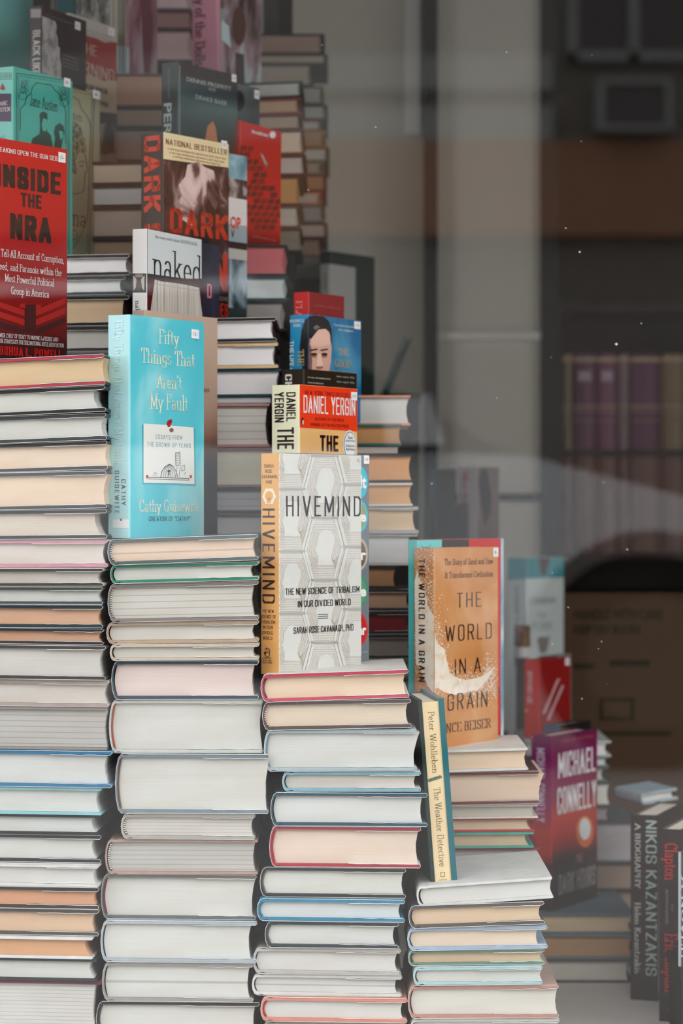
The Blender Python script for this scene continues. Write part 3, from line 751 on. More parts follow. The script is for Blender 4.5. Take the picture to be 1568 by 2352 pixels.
B = [
 (594, 247, 'peach-paged hardcover with slate jacket and striped headband', '5a6a6a', 'e4cfba', K(pr=584, jacket='5c7878', head='4a4a4a', lines=.012)),
 (595, 252, 'hardcover with emerald green cloth boards', '3f8a70', 'd8dbd4', K(pr=578, jacket='d0d4ce')),
 (595, 246, 'thick white-paged hardcover with grey lined signatures', '8a8480', 'd3d3cb', K(pr=581, jacket='8e8a88', head='6a6868', lines=.007)),
 (594, 242, 'white-paged hardcover in torn tan jacket', 'b8a48c', 'd5d5ce', K(pr=581, jacket='e0c296')),
 (595, 251, 'thin white-paged book in frayed cream jacket', 'c9c0b0', 'd2d1c9', K(pr=583, jacket='e0cdb0')),
 (594, 254, 'navy hardcover with pink-stained page tops', '3a4c5a', 'e0d2cc', K(pr=581, jacket='c8ccd0')),
 (604, 248, 'very thick white book with orange headband', 'c9ccc6', 'd4d7d1', K(pr=599, jacket='c9d2cc', head='a8543c')),
 (617, 263, 'thickest white book with brown headband', '7a8c94', 'd4d7d1', K(pr=609, jacket='c8d0d0', head='7a5a52', slant=-.003)),
 (586, 276, 'narrow white book with finely lined pages', 'a8a8a2', 'd0cfc8', K(pr=579, jacket='c6c6bf', lines=.0035, head='5a5a56')),
 (592, 240, 'pinkish tan cloth hardcover with grey rough pages', 'b09488', 'bfc0bc', K(pr=583, lines=.005, head='5a6c74')),
 (588, 229, 'white jacketed hardcover with maroon headband', '6a7070', 'd4d7d1', K(pr=577, jacket='d8d4d0', head='7a3044', slant=-.003)),
 (590, 229, 'thick white book with pale blue jacket flaps', 'a8b4bc', 'd4d8d3', K(pr=573, jacket='a9c0cc')),
 (582, 232, 'white book with two grey signature lines', '9a9a96', 'd3d7d3', K(pr=570, jacket='a8a8a4', lines=.02)),
 (595, 218, 'white-paged hardcover in black jacket with crumpled spine', '3c3c3c', 'd4d7d2', K(pr=583, jacket='42413f', head='5a4a4a')),
]
B_B = [1232, 1293, 1337, 1427, 1478, 1517, 1607, 1730.5, 1868, 1928, 2009, 2113.5, 2210, 2301, 2385]
stack('pile under light blue book', GF, Y1, .20, B_B, B, tilts=(.036, .026, .02, .012, .006, .002, 0, -.004, -.006, -.004, -.008, -.01, -.01, -.008))
Cc = [
 (940, 598, 'cream-paged hardcover with bright pink boards', 'c44a62', 'e2ceb4', K(pr=930, jacket='e0e0da', head='6a3040')),
 (945, 601, 'cream-paged hardcover with red dotted headband', '5a4e4c', 'dfd2bd', K(pr=935, jacket='5e5452', head='b04a4a', lines=.03)),
 (958, 604, 'thick white book with pale blue jacket corner', 'a8bcc4', 'd6dad6', K(pr=948, jacket='d2dade', head='8aa0a8', slant=-.006)),
 (967, 646, 'narrow grey-white book with sky blue board', '84b8c8', 'cfcdc5', K(pr=952, jacket='d8dcd8', slant=-.001)),
 (981, 619, 'thick white book with deep teal boards', '2c5262', 'd5dad7', K(pr=967, jacket='305868')),
 (966, 616, 'pink-cream paged book with crimson spine lining', 'a83a48', 'e2d2c2', K(pr=957, jacket='dadcd8', head='b03444')),
 (932, 594, 'white-paged hardcover in thin black jacket', '3a3c3c', 'd6d9d3', K(pr=924, jacket='2e3032', head='6c6a64')),
 (929, 588, 'white-paged hardcover with bright blue boards', '3c86a6', 'd2dad9', K(pr=917, jacket='4a98b8', head='5a8a9c')),
 (915, 606, 'narrow white book with dark slate jacket', '3a4648', 'd5d9d5', K(pr=904, jacket='4a5a5e', head='6a6a68')),
 (920, 579, 'white book with light grey boards', 'b4b4ae', 'd4d6d1', K(pr=909, jacket='b9b9b2')),
 (923, 576, 'white paperback-like book with black spine ends', 'd0d4d0', 'd4d7d3', K(pr=909, jacket='cfd3cd', lines=.011)),
 (935, 596, 'white-paged hardcover with salmon boards', 'd08a78', 'd4d7d3', K(pr=922, jacket='e0a898', head='b02e3a')),
 (930, 600, 'white-paged hardcover cut off by the picture bottom', '8a8680', 'd0d2cc', K(pr=920, jacket='b9b6ae')),
]
C_B = [1542, 1608, 1675, 1772, 1819.5, 1898, 1993, 2063, 2116, 2178, 2239, 2290, 2347, 2420]
stack('pile under white honeycomb book', GF, Y1, .20, C_B, Cc, tilts=(.034, .02, .004, 0, -.006, -.01, -.012, -.012, -.012, -.012, -.014, -.014))
Dd = [
 (1272, 958, 'glossy white hardcover with plain cover', 'd2d6d3', 'd6d9d5', K(pr=1272, L=.21, dy=0)),
 (1251, 937, 'cream-paged hardcover in charcoal jacket', '5a5856', 'dcc6aa', K(pr=1241, jacket='5c5a58')),
 (1258, 934, 'cream book with pale blue and black jacket', '9cb4cc', 'e2d4bf', K(pr=1234, jacket='a4bcd4')),
 (1251, 936, 'tan book with mint green lined spine', '6a8c7c', 'd2bea2', K(pr=1244, jacket='9cc0a8', head='3a5048')),
 (1246, 947, 'white-paged book with aqua spine edge', 'a4c8cc', 'd2d5cf', K(pr=1245, jacket='b4d4d8')),
 (1283, 935, 'large white-paged book with salmon boards', 'b98a7c', 'd6d7cf', K(pr=1278, jacket='c8b0a4', L=.225)),
 (1286, 938, 'white book cut off at the picture bottom', 'c8cac4', 'd4d7d3', K(pr=1280, jacket='d6d8d4')),
]
D_B = [2024, 2074, 2128, 2182, 2218.5, 2262, 2339, 2415]
stack('pile under leaning thin book', GF, Y1, .20, D_B, Dd, tilts=(.07, .035, .018, .012, .01, .006, .0))
# plinths that carry the front piles
for nm, x0, x1, b, lb in (('a', 80, 225, 2385, 'leftmost'), ('b', 240, 575, 2385, 'light blue book'), ('c', 610, 910, 2420, 'hexagon book'), ('d', 945, 1240, 2415, 'leaning book')):
    riser(wx(x0 if nm != 'a' else -90, Y1), wx(x1, Y1), Y1+.01, Y1+.19, wz(b, Y1), 'low black plinth hidden beneath the front pile, ' + lb + ' pile')

# ------------------------------------------------------------------ the second row and the piles behind
G2 = 'books lying in the rear piles'
Y2 = 2.95
A2 = [
 (299, None, 'white-paged hardcover in black jacket', '302e2e', 'd8dcd8', K(pr=291, jacket='34302e')),
 (289, None, 'grey-white paged hardcover in black jacket', '2e3034', 'ccd0cc', K(pr=277, jacket='30343a')),
 (298, None, 'tan-paged hardcover in black jacket', '2c2a2a', 'c8b294', K(pr=283, jacket='302e2e')),
 (290, None, 'grey-paged hardcover with charcoal boards', '3c3a38', 'b8b8b2', K(pr=282, jacket='48484a')),
 (292, None, 'hardcover with grey boards', '6a6a6a', 'b8b8b0', K(pr=284)),
]
A2_B = [586, 636, 680, 750, 808, 850]
stack('pile behind red lettered book', G2, Y2, .19, A2_B, A2, tilts=(.018, .016, .014, .012), gain=1.35)
riser(wx(20, Y2), wx(285, Y2), Y2+.005, Y2+.18, wz(850, Y2), 'tall black riser hidden behind the leftmost front pile')
YB2 = 2.99
B2 = [
 (636, 318, 'white-paged hardcover in black jacket', '2c2826', 'd6dbd8', K(pr=626, jacket='34302e', slant=.002)),
 (640, 320, 'white-paged hardcover with tan boards', 'c09a6c', 'd0d6d4', K(pr=628, jacket='3a3634')),
 (646, 322, 'grey-white paged hardcover with dark teal board', '2c4248', 'ccd2d0', K(pr=637)),
 (622, 316, 'thin grey paperback', '8a9294', 'a8aeae', K(pr=620, soft=True)),
 (620, 318, 'thick pages-lined hardcover with dusty pink boards', 'a87a78', 'ccc6bc', K(pr=612, lines=.009)),
 (646, 318, 'thick cream-paged hardcover with pinkish board', '8a6c70', 'd2c2b0', K(pr=640)),
 (640, 320, 'grey-paged hardcover with dark board', '3e4248', 'a6aaac', K(pr=630, lines=.008)),
 (640, 322, 'pale grey-paged hardcover', '54565a', 'b0b2b2', K(pr=632)),
]
B2_B = [731, 788, 848, 912, 927, 1027, 1119, 1178, 1236]
stack('pile right of light blue book', G2, YB2, .19, B2_B, B2, tilts=(.02, .014, .012, .008, .004, 0, 0), gain=1.7)
riser(wx(325, YB2), wx(612, YB2), YB2+.005, YB2+.18, wz(1236, YB2), 'tall black riser hidden behind the pile under the light blue book')
YC2 = 3.06
C2 = [
 (946, 745, 'hardcover with peach-pink board and white pages', 'c08a74', 'c2c2bc', K(pr=938, dy=.05)),
 (922, 740, 'brown-paged hardcover with teal board', '2c5c5c', 'a8825c', K(pr=918)),
 (914, 742, 'thin grey-paged paperback with black cover', '302c2a', 'a49a92', K(pr=912, soft=True)),
 (948, 744, 'orange-tan paged hardcover with dark top board', '3c3634', 'cc9c72', K(pr=942)),
 (948, 745, 'orange-tan paged hardcover with white board', 'c8c4b8', 'cba27a', K(pr=942)),
 (962, 746, 'tan-paged hardcover in thick white and grey jacket', 'a4a6a6', 'c8b496', K(pr=952, jacket='c2c4c2', slant=.002)),
 (960, 744, 'grey-white paged book with pale grey boards', 'b2b2aa', 'c2c6c4', K(pr=943, slant=.003)),
 (916, 744, 'small brown-paged book with black top board', '2c2826', 'a07c5c', K(pr=904, slant=-.001)),
 (944, 746, 'tan-paged book in black jacket', '2e2a2a', 'c0a084', K(pr=935, jacket='302e2e')),
 (946, 746, 'deep red-edged book in black cover', '2c2c2e', '8a3038', K(pr=936, jacket='34363a')),
 (948, 744, 'grey-paged book with black and green boards', '3a3a3c', 'a29c94', K(pr=938, jacket='343a38', slant=-.001)),
 (946, 744, 'grey book with plain cover', '7a7a76', 'a8a8a2', K(pr=940)),
]
C2_B = [903, 974, 1024, 1043, 1109, 1163, 1226, 1299, 1352, 1404, 1458, 1514, 1560]
stack('pile right of white honeycomb book', G2, YC2, .17, C2_B, C2, gain=1.2, tilts=(0, 0, 0, .01, .006, .004, 0, .002, .003, .012, .006, .006))
riser(wx(750, YC2), wx(912, YC2), YC2+.005, YC2+.16, wz(1560, YC2), 'black riser hidden behind the pile under the white honeycomb book')
YD2 = 2.925
D2 = [
 (1213, 955, 'cream-paged hardcover with white boards', 'ccccc6', 'd6c2aa', K(pr=1207, L=.17)),
 (1240, 958, 'thick grey-tan paged hardcover with red lined jacket', '6a3a38', 'ccb8a4', K(pr=1236, jacket='4a3a3a', slant=-.006)),
 (1236, 960, 'thin grey book with ivory boards', 'c2beb0', 'b0aca2', K(pr=1224)),
 (1229, 958, 'thin tan-paged book with scarlet board', 'a83a3c', 'c2b096', K(pr=1217, slant=.004)),
 (1226, 960, 'tan-paged book with mint green boards', '4a9484', 'b8a68c', K(pr=1212, slant=.004)),
 (1240, 958, 'thin grey book with dark red boards', '7c3038', 'b0aca6', K(pr=1232)),
 (1236, 960, 'grey book with plain board', '6a6866', 'a09c96', K(pr=1228)),
]
D2_B = [1720, 1772, 1849, 1881, 1912, 1948, 1979, 2010]
stack('pile under orange book', G2, YD2, .18, D2_B, D2, gain=1.2, tilts=(.03, .02, .012, .012, .01, .01, .01))
riser(wx(975, YD2), wx(1225, YD2), YD2+.005, YD2+.16, wz(2010, YD2), 'black riser hidden behind the pile under the leaning thin book')
Y3 = 3.16
A3 = [
 (372, 168, 'pale tan paged hardcover with brown-black board', '3a3230', 'bfb4a2', K(dy=0)),
 (370, 168, 'white-paged hardcover with black boards', '2e2a28', 'c0c6c8', K(dy=0)),
 (372, 168, 'thick beige-grey paged hardcover with black boards', '302c2a', 'b4aca2', K(dy=0)),
 (372, 168, 'tan-paged hardcover with dark board', '2c2a2a', 'a8927a', K(dy=0)),
 (368, 168, 'hardcover with dark cover', '3a3636', 'a09080', K(dy=0)),
]
A3_B = [370, 424, 475, 547, 590, 640]
stack('rear pile beside sage green book', G2, Y3, .18, A3_B, A3, gain=1.4, tilts=(.02, .018, .016, .01))
riser(wx(220, Y3), wx(365, Y3), Y3+.005, Y3+.17, wz(640, Y3), 'tallest left black riser hidden behind the rear piles')
Y4 = 3.38
A4 = [
 (470, 240, 'rose-tan paged hardcover with brown board', '5a4c48', 'a4897a', K(dy=0)),
 (468, 240, 'brown-grey paged hardcover with dark green boards', '343a38', '8c7a6e', K(dy=0)),
 (470, 242, 'thick grey paged hardcover with black board', '343230', '9a8e88', K(dy=0)),
]
A4_B = [169, 246, 294, 372]
stack('rear pile left of dark teal book', G2, Y4, .19, A4_B, A4, gain=1.8)
riser(wx(250, Y4), wx(460, Y4), Y4+.005, Y4+.18, wz(372, Y4), 'black riser hidden under the rear pile left of the dark teal book')
YT = 3.60
A5 = [
 (440, 200, 'pale pink-grey paged book at the picture top', '4a3c40', 'a8989a', K(dy=0, hollow=0)),
 (441, 202, 'brown-paged book with dark purple boards', '3e3234', '7c6460', K(dy=0)),
 (442, 200, 'thick mauve-grey paged book', '3c2e32', 'a08c8e', K(dy=0)),
]
A5_B = [-40, 24, 68, 142]
stack('rear pile left of pink spine', G2, YT, .19, A5_B, A5, gain=2.2)
riser(wx(210, YT), wx(430, YT), YT+.005, YT+.18, wz(142, YT), 'black riser hidden under the rear pile left of the pink spine')
YT1 = 3.20
T1 = [
 (660, 395, 'red-stained paged hardcover with black board', '2a2422', 'b4686c', K(dy=0)),
 (664, 398, 'pale blue-white paged hardcover with teal board', '2c4448', 'b9c4c4', K(dy=0)),
 (660, 396, 'grey-paged hardcover with dark board', '343434', '9a9894', K(dy=0)),
]
T1_B = [562, 634, 690, 760]
stack('rear pile under red brick cover', G2, YT1, .19, T1_B, T1, gain=1.4)
riser(wx(405, YT1), wx(640, YT1), YT1+.005, YT1+.18, wz(760, YT1), 'black riser hidden under the rear pile with the red brick cover')
YT2 = 3.42
T2 = [
 (697, 440, 'grey-paged hardcover with dark green boards', '2c3634', '9a9c98', K(dy=0)),
 (693, 442, 'tan-paged hardcover with red-brown board', '6a3a34', '9c8672', K(dy=0)),
 (695, 442, 'grey-tan paged hardcover with wine board', '5a3434', '948678', K(dy=0)),
 (700, 440, 'thick ivory-paged hardcover with brown board', '5a4234', 'b8ac9a', K(dy=0)),
 (704, 440, 'pale grey paged hardcover with maroon board', '4a3030', 'a8a4a0', K(dy=0)),
 (694, 442, 'thick orange-tan paged hardcover', '3c3430', 'a8845e', K(dy=0)),
 (690, 440, 'white-paged hardcover with brown board', '4a4238', 'a8a49a', K(dy=0)),
 (694, 442, 'hardcover with olive black cover', '34342c', '7c766a', K(dy=0)),
]
T2_B = [190, 228, 265, 301, 358, 405, 473, 525, 580]
stack('tall pile beside red brick cover', G2, YT2, .2, T2_B, T2, gain=1.6, tilts=(.04, .035, .03, .03, .02, .01))
riser(wx(482, YT2), wx(675, YT2), YT2+.005, YT2+.19, wz(580, YT2), 'black riser hidden under the tall rear pile beside the red brick cover')
YT3 = 3.85
T3c = ['2c2826', '2e2a28', '3a2e2c', '565650', '34443c', '7a3c34', '8a6a4a', '3c5048', '6c6a66', '4a3030', '9a5a40', '44504a', '2c3038', '6a3a34', '787672']
T3p = ['8a7a70', '94897a', '8e847a', '90908a', '8a8a84', '9a9a94', '8e7a66', 'a0a09a', '8c8478', '94705c', 'a09a90', '7c8480', '9a948a', '8c7c6c', '8a8a84']
T3l = ['brown-grey paged book with thick black cover', 'thin tan-paged book with black cover', 'mauve-grey paged hardcover', 'pale grey book', 'grey-green book', 'rust red book', 'amber brown book',
       'dark green book', 'light grey book', 'wine red book', 'burnt orange book', 'grey-green hardcover', 'navy black book', 'brick red book', 'stone grey book']
T3r = [745, 752, 718, 742, 752, 738, 748, 756, 742, 750, 738, 746, 752, 740, 744]
T3_B = [77, 125, 147, 198, 240, 276, 300, 338, 372, 400, 440, 470, 512, 548, 590, 640]
T3 = [(r, 560 + (i*17) % 9, l, c, p, K(dy=0)) for i, (r, l, c, p) in enumerate(zip(T3r, T3l, T3c, T3p))]
stack('farthest pile at upper centre', G2, YT3, .2, T3_B, T3, gain=2.0)
riser(wx(575, YT3), wx(735, YT3), YT3+.005, YT3+.19, wz(640, YT3), 'black riser hidden under the farthest rear pile')
YE = 3.37
E_ = [
 (1456, 1140, 'tan-grey paged hardcover with blue-black cover', '4a5a60', 'a8987e', K(dy=0)),
 (1458, 1142, 'brown-paged hardcover with grey boards', '5a6464', '94785c', K(dy=0)),
 (1454, 1141, 'grey-paged hardcover lying on the floor with black boards', '383a3a', 'a8a69c', K(dy=0)),
]
E_B = [2098, 2146, 2203, wz(0, 1)]
E_B[3] = 1176 + EYE*F/YE
stack('low pile beside black biography', G2, YE, .2, E_B, E_, gain=2.1)
YE2 = 3.60
E2 = [
 (1404, 1200, 'white-paged small book with torn edge', '9aa09e', 'b8bab6', K(dy=0)),
 (1400, 1202, 'pale book with grey board', '5c6464', 'a8aca6', K(dy=0)),
 (1396, 1200, 'pale green-grey book', '505a56', '9ca09a', K(dy=0)),
 (1406, 1198, 'white-paged hardcover with dark board', '3c3e40', 'b0b0aa', K(dy=0)),
 (1406, 1200, 'mauve-grey paged book', '44403e', '8c8086', K(dy=0)),
 (1470, 1180, 'wide lavender-grey paged hardcover with dark board', '4a4c4e', '9a9698', K(dy=0)),
 (1468, 1182, 'wide tan-paged hardcover with black board', '34322f', '84766a', K(dy=0)),
 (1470, 1180, 'wide dark hardcover', '34322f', '84766a', K(dy=0)),
]
E2_B = [1702, 1738, 1762, 1796, 1853, 1888, 1982, 2046, 2125]
stack('pile behind purple novel', G2, YE2, .2, E2_B, E2, gain=2.0)
riser(wx(1195, YE2), wx(1455, YE2), YE2+.005, YE2+.19, wz(2125, YE2), 'black riser hidden behind the purple novel')
# ------------------------------------------------------------------ books on display, standing on the piles
GS = 'books standing face out on the piles'
BLK = lambda g=1.15: ink('34302a', .5, g)

# red and black book on the leftmost pile
g = 1.02
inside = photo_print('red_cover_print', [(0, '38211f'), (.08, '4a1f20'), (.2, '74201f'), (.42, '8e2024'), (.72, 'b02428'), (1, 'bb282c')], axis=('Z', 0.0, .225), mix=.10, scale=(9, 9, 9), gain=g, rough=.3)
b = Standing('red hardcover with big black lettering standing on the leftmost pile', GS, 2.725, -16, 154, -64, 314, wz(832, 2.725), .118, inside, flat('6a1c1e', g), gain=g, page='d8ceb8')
wht, rdk, bl = flat('e2dcd6', g), flat('c4302c', g), flat('332c28', g)
b.text('f', 'BREAKING OPEN THE GUN DEBATE', -14, 150, 346, 11, wht, 'block', .17)
b.text('f', 'INSIDE', -9, 139, 426, 52, bl, 'block', .31)
b.text('f', 'THE', 47, 95, 474, 32, bl, 'block', .28)
b.text('f', 'NRA', 23, 117, 548, 59, bl, 'block', .31)
for t_, x0, x1, y in (('A Tell-All Account of Corruption,', -10, 146, 587), ('Greed, and Paranoia within the', -14, 141, 617), ('Most Powerful Political', 10, 124, 646), ('Group in America', 25, 112, 675)):
    b.text('f', t_, x0, x1, y, 17, wht, 'serif', .12)
dr = flat('a33430', g); dd = flat('4c1f20', g)
for y in (0, 22, 44):
    b.poly('f', [(-12, 690+y), (56, 712+y), (56, 726+y), (-12, 703+y)], dr if y < 40 else dd)
    b.poly('f', [(82, 712+y), (150, 684+y), (150, 698+y), (82, 726+y)], dr if y < 40 else dd)
b.rect('f', 57, 700, 82, 762, dd, 2)
b.poly('f', [(44, 700), (57, 696), (57, 708), (44, 706)], dr, 2); b.poly('f', [(82, 700), (94, 700), (94, 706), (82, 712)], dr, 2)
b.text('f', 'FORMER CHIEF OF STAFF TO WAYNE LaPIERRE AND', -13, 133, 773, 9, wht, 'serif', .13)
b.text('f', 'SENIOR STRATEGIST FOR THE NATIONAL RIFLE ASSOCIATION', -13, 146, 786, 9, wht, 'serif', .13)
b.text('f', 'JOSHUA L. POWELL', -13, 142, 814, 21, rdk, 'block', .27)
b.price(133, 349, 149, 372, '15-'); b.done()

# light blue book
g = 1.2
sky = photo_print('blue_sky_print', [(.3, '54b8c6'), (.48, '5fc0cc'), (.62, '92d2d8'), (.8, 'c2e2e2')], scale=(11, 11, 8), detail=3, distort=.3, gain=g, rough=.3)
b = Standing('light blue hardcover with white title and drawing, at the front', GS, 2.722, 298, 468, 247, 722, wz(1236, 2.722), .138, sky, flat('a6d2d6', g, .3), gain=g)  # spine coloured paler than the cover, painting in the window light on it
cr = flat('e0e2ce', g)
for t_, x0, x1, y, h in (('Fifty', 363, 411, 788, 32), ('Things That', 323, 447, 832, 33), ("Aren't", 357, 417, 891, 32), ('My Fault', 343, 431, 938, 35)):
    b.text('f', t_, x0, x1, y, h, cr, 'serif', .11)
b.text('f', 'Cathy Guisewite', 319, 457, 1175, 27, cr, 'serif', .11)
nt = flat('dde0da', g); bg_ = flat('5d98a8', g); tl = flat('2e6c76', g); bk = flat('3e4444', g); rd = flat('b03434', g)
b.poly('f', [(326, 975), (448, 984), (449, 1116), (327, 1112)], flat('4aa6b4', g), 1)
b.poly('f', [(329, 973), (350, 974), (380, 976), (420, 980), (444, 982), (445, 1040), (446, 1112), (400, 1110), (329, 1109)], nt, 2)
b.text('f', 'ESSAYS FROM', 357, 417, 1008, 10, bg_, 'wide', .11); b.text('f', 'THE GROWN-UP YEARS', 337, 437, 1025, 10, bg_, 'wide', .11)
b.text('f', 'CREATOR OF "CATHY"', 341, 437, 1197, 11, tl, 'block', .13)
b.ell('f', 387, 973, 4.5, 8, rd, 4); b.ell('f', 391, 968, 3.5, 5, rd, 4); b.ell('f', 393, 988, 5, 5, flat('8a6a66', g), 3)
for k in range(7):     # drawing: a dome on a shelf, a tower of paper, loose sheets and two hearts
    r = k/6; b.line('f', [(368+34*r, 1096), (372+26*r, 1080), (384+8*r, 1068), (388, 1066)], .9, bk)
b.line('f', [(368, 1096), (371, 1082), (378, 1072), (388, 1066), (396, 1070), (403, 1082), (407, 1096)], 1.3, bk)
b.line('f', [(341, 1096), (433, 1099)], 1.5, bk); b.line('f', [(341, 1100), (433, 1103)], 1.2, bk); b.line('f', [(341, 1096), (341, 1100)], 1.2, bk); b.line('f', [(433, 1099), (433, 1103)], 1.2, bk)
b.line('f', [(403, 1070), (402, 1040), (412, 1038), (413, 1068), (403, 1070)], 1.1, bk)
for y in range(1042, 1068, 4): b.line('f', [(403, y), (412, y-1)], .8, bk)
b.line('f', [(402, 1096), (406, 1072)], .8, bk); b.line('f', [(410, 1096), (413, 1072)], .8, bk)
b.line('f', [(417, 1070), (423, 1068), (423, 1080), (416, 1082), (417, 1070)], .9, bk); b.ell('f', 387, 1082, 4, 2, bk, 3); b.line('f', [(387, 1080), (387, 1092)], 2.2, bk)
b.line('f', [(352, 1094), (353, 1086), (358, 1086), (357, 1094)], .8, bk); b.line('f', [(424, 1084), (425, 1088), (422, 1090)], .8, bk)
for hx in (337, 437): b.poly('f', [(hx-3, 1092), (hx-1.2, 1090.5), (hx, 1093), (hx+1.2, 1090.5), (hx+3, 1092), (hx+2.2, 1096), (hx, 1100), (hx-2.2, 1096)], rd, 4)
b.vtext("Fifty Things That Aren't My Fault", 264, 283, 736, 1068, flat('c9e4e2', g), 'serif', .11)
b.vtext('CATHY', 279, 289, 1101, 1160, flat('2c4a50', g), 'wide', .12); b.vtext('GUISEWITE', 264, 274, 1081, 1180, flat('2c4a50', g), 'wide', .12)
b.rect('s', 259, 1193, 297, 1213, flat('d6dedd', g), 2); b.poly('s', [(276, 1192), (280, 1190), (281, 1196), (277, 1197)], rd, 3)
b.price(438, 756, 455, 777, '12-'); b.done(); b_sky = b

# tan to dark cover behind it
g = 1.2
tan = photo_print('dusk_forest_print', [(0, '2e3034'), (.2, '3a3a3c'), (.34, '3e4346'), (.42, '5a4844'), (.5, '8c6c5e'), (.62, 'a68c7c'), (1, 'b8a390')], axis=('Z', 0.0, .235), mix=.08, scale=(20, 20, 6), gain=g)
b = Standing('tan and dark brown cover right behind the light blue book', GS, 0, None, 499, None, 712, wz(1236, 2.722), .14, tan, flat('a08c7c', g), gain=g, behind=b_sky, t=.016)
b.text('f', 'WOLVES', 452, 480, 899, 8, flat('6a5448', g), 'serif', .12); b.done()

# black, white and dark red book with the cropped white skirt
zr = wz(955, 2.9)
riser(wx(312, 2.93), wx(478, 2.93), 2.925, 2.982, zr, 'narrow black riser hidden behind the light blue book')
g = 1.05
b = Standing('white topped paperback showing pleated white cloth, behind the light blue book', GS, 2.84, 338, 463, 303, 525, zr, .125, flat('5a1c1e', g), flat('dcdfdc', g), hard=False, gain=g)
cw = flat('d3dbda', g)
b.poly('f', [(330, 500), (470, 500), (470, 647), (338, 628)], cw)
b.poly('f', [(330, 627), (470, 646), (470, 656), (330, 636)], flat('38191a', g), 2)
b.text('f', 'the new york times BESTSELLER', 355, 452, 546, 7, flat('7a8080', g), 'serif', .1)
b.text('f', 'naked', 348, 462, 636, 68, flat('343a38', g), 'serif', .085)
b.rect('f', 339, 640, 470, 652, flat('4a1a1c', g), 4)
fab = photo_print('pleated_cloth_print', [(.3, 'a29c92'), (.5, 'c6c2b8'), (.7, 'd4d1c8')], scale=(260, 260, 8), detail=2, distort=.2, gain=g)
b.poly('f', [(354, 642), (372, 647), (400, 650), (430, 655), (456, 661), (460, 700), (468, 760), (340, 745), (346, 700)], fab, 5)
b.line('f', [(352, 652), (457, 668)], 2.5, flat('b2aca0', g), 6)
b.rect('s', 300, 628, 336, 672, flat('3c3836', g), 1); b.poly('s', [(306, 632), (314, 642), (312, 660), (307, 668)], flat('b4b0a8', g), 2)
b.poly('s', [(332, 632), (324, 642), (326, 660), (331, 668)], flat('b4b0a8', g), 2); b.ell('s', 319, 656, 7, 13, flat('4a423e', g), 2); b.rect('s', 311, 630, 328, 637, flat('8a827c', g), 2)
b.vtext('naked', 311, 322, 690, 735, bk, 'serif', .1); b.done(); b_nk = b

# navy cover behind it
nav = photo_print('navy_print', [(.3, '2c2e36'), (.5, '3a3c48'), (.7, '4a4650'), (.85, '4c5c68')], scale=(30, 30, 12), gain=1.2)
b = Standing('dark navy cover with one pink letter, edge-on behind the white topped paperback', GS, 0, None, 504, None, 541, zr, .13, nav, hard=False, gain=1.2, behind=b_nk, t=.014)
b.text('f', 'D', 475, 485, 684, 33, flat('d07a84', 1.5), 'block', .2); b.done()

# white cover with honeycomb pattern
g = .97
wc = flat('d9dad3', g, .35)
b = Standing('white paperback with tan honeycomb pattern and orange spine', GS, 2.722, 641, 829, 598, 1041, wz(1550, 2.722), .142, wc, flat('d9a465', g, .4), hard=False, gain=g)
hl = flat('c9c3b3', g); hl2 = flat('d0cbbf', g); hw = flat('dcdfd9', g)
def hexpts(cx, cy, k, dx=96, dy=71.5): return [(cx - dx*.335*k*1.0, cy - dy*k), (cx + dx*.335*k, cy - dy*k), (cx + dx*.5*k*1.06, cy), (cx + dx*.335*k, cy + dy*k), (cx - dx*.335*k, cy + dy*k), (cx - dx*.5*k*1.06, cy)]
def head(cx, cy, k):
    P = [(-17, 42), (-16, 20), (-20, 16), (-19, 12), (-23, 8), (-18, -6), (-17, -22), (-10, -36), (2, -42), (14, -38), (22, -24), (22, -6), (16, 12), (14, 26), (22, 42)]
    return [(cx + x*k, cy + y*k) for x, y in P]
for ci, cx in enumerate((668, 745, 818)):
    for r in range(-1, 5):
        cy = 1118 + 143*r + (0 if ci == 1 else 71.5) - 5*(ci-1)
        hp = hexpts(cx, cy, .94)
        for q in range(12):
            k = .93 - q*.075
            if k < .1: break
            pts = hexpts(cx, cy, k); b.line('f', pts + pts[:1], 1.0, hl if q % 2 == 0 else hl2, 2)
        for q in range(9):      # fanned lines from the corners
            y = cy + 14 + q*6; b.line('f', [(cx-34, y), (cx-17+q*.5, y+8-q)], .9, hl, 2); b.line('f', [(cx+17, cy+34-q*2), (cx+36-q, cy+10+q*6)], .9, hl, 2)
        b.poly('f', head(cx, cy-4, .98), hw, 3)
        hp = hexpts(cx, cy, 1.0); b.line('f', hp + hp[:1], 5.5, hw, 3)
kk = flat('34302e', g)
b.text('f', 'HIVEMIND', 656, 827, 1186, 47, kk, 'wide', .115, layer=5)
b.text('f', 'THE NEW SCIENCE OF TRIBALISM', 654, 824, 1367, 15, kk, 'block', .15, layer=5)
b.text('f', 'IN OUR DIVIDED WORLD', 683, 804, 1395, 15, kk, 'block', .15, layer=5)
for y in (1411, 1415.5, 1420): b.line('f', [(729, y), (752, y-.6)], 1.5, kk, 5)
b.text('f', 'SARAH ROSE CAVANAGH, PhD', 673, 810, 1456, 15, kk, 'block', .15, layer=5)
sp = flat('4a3a2c', g)
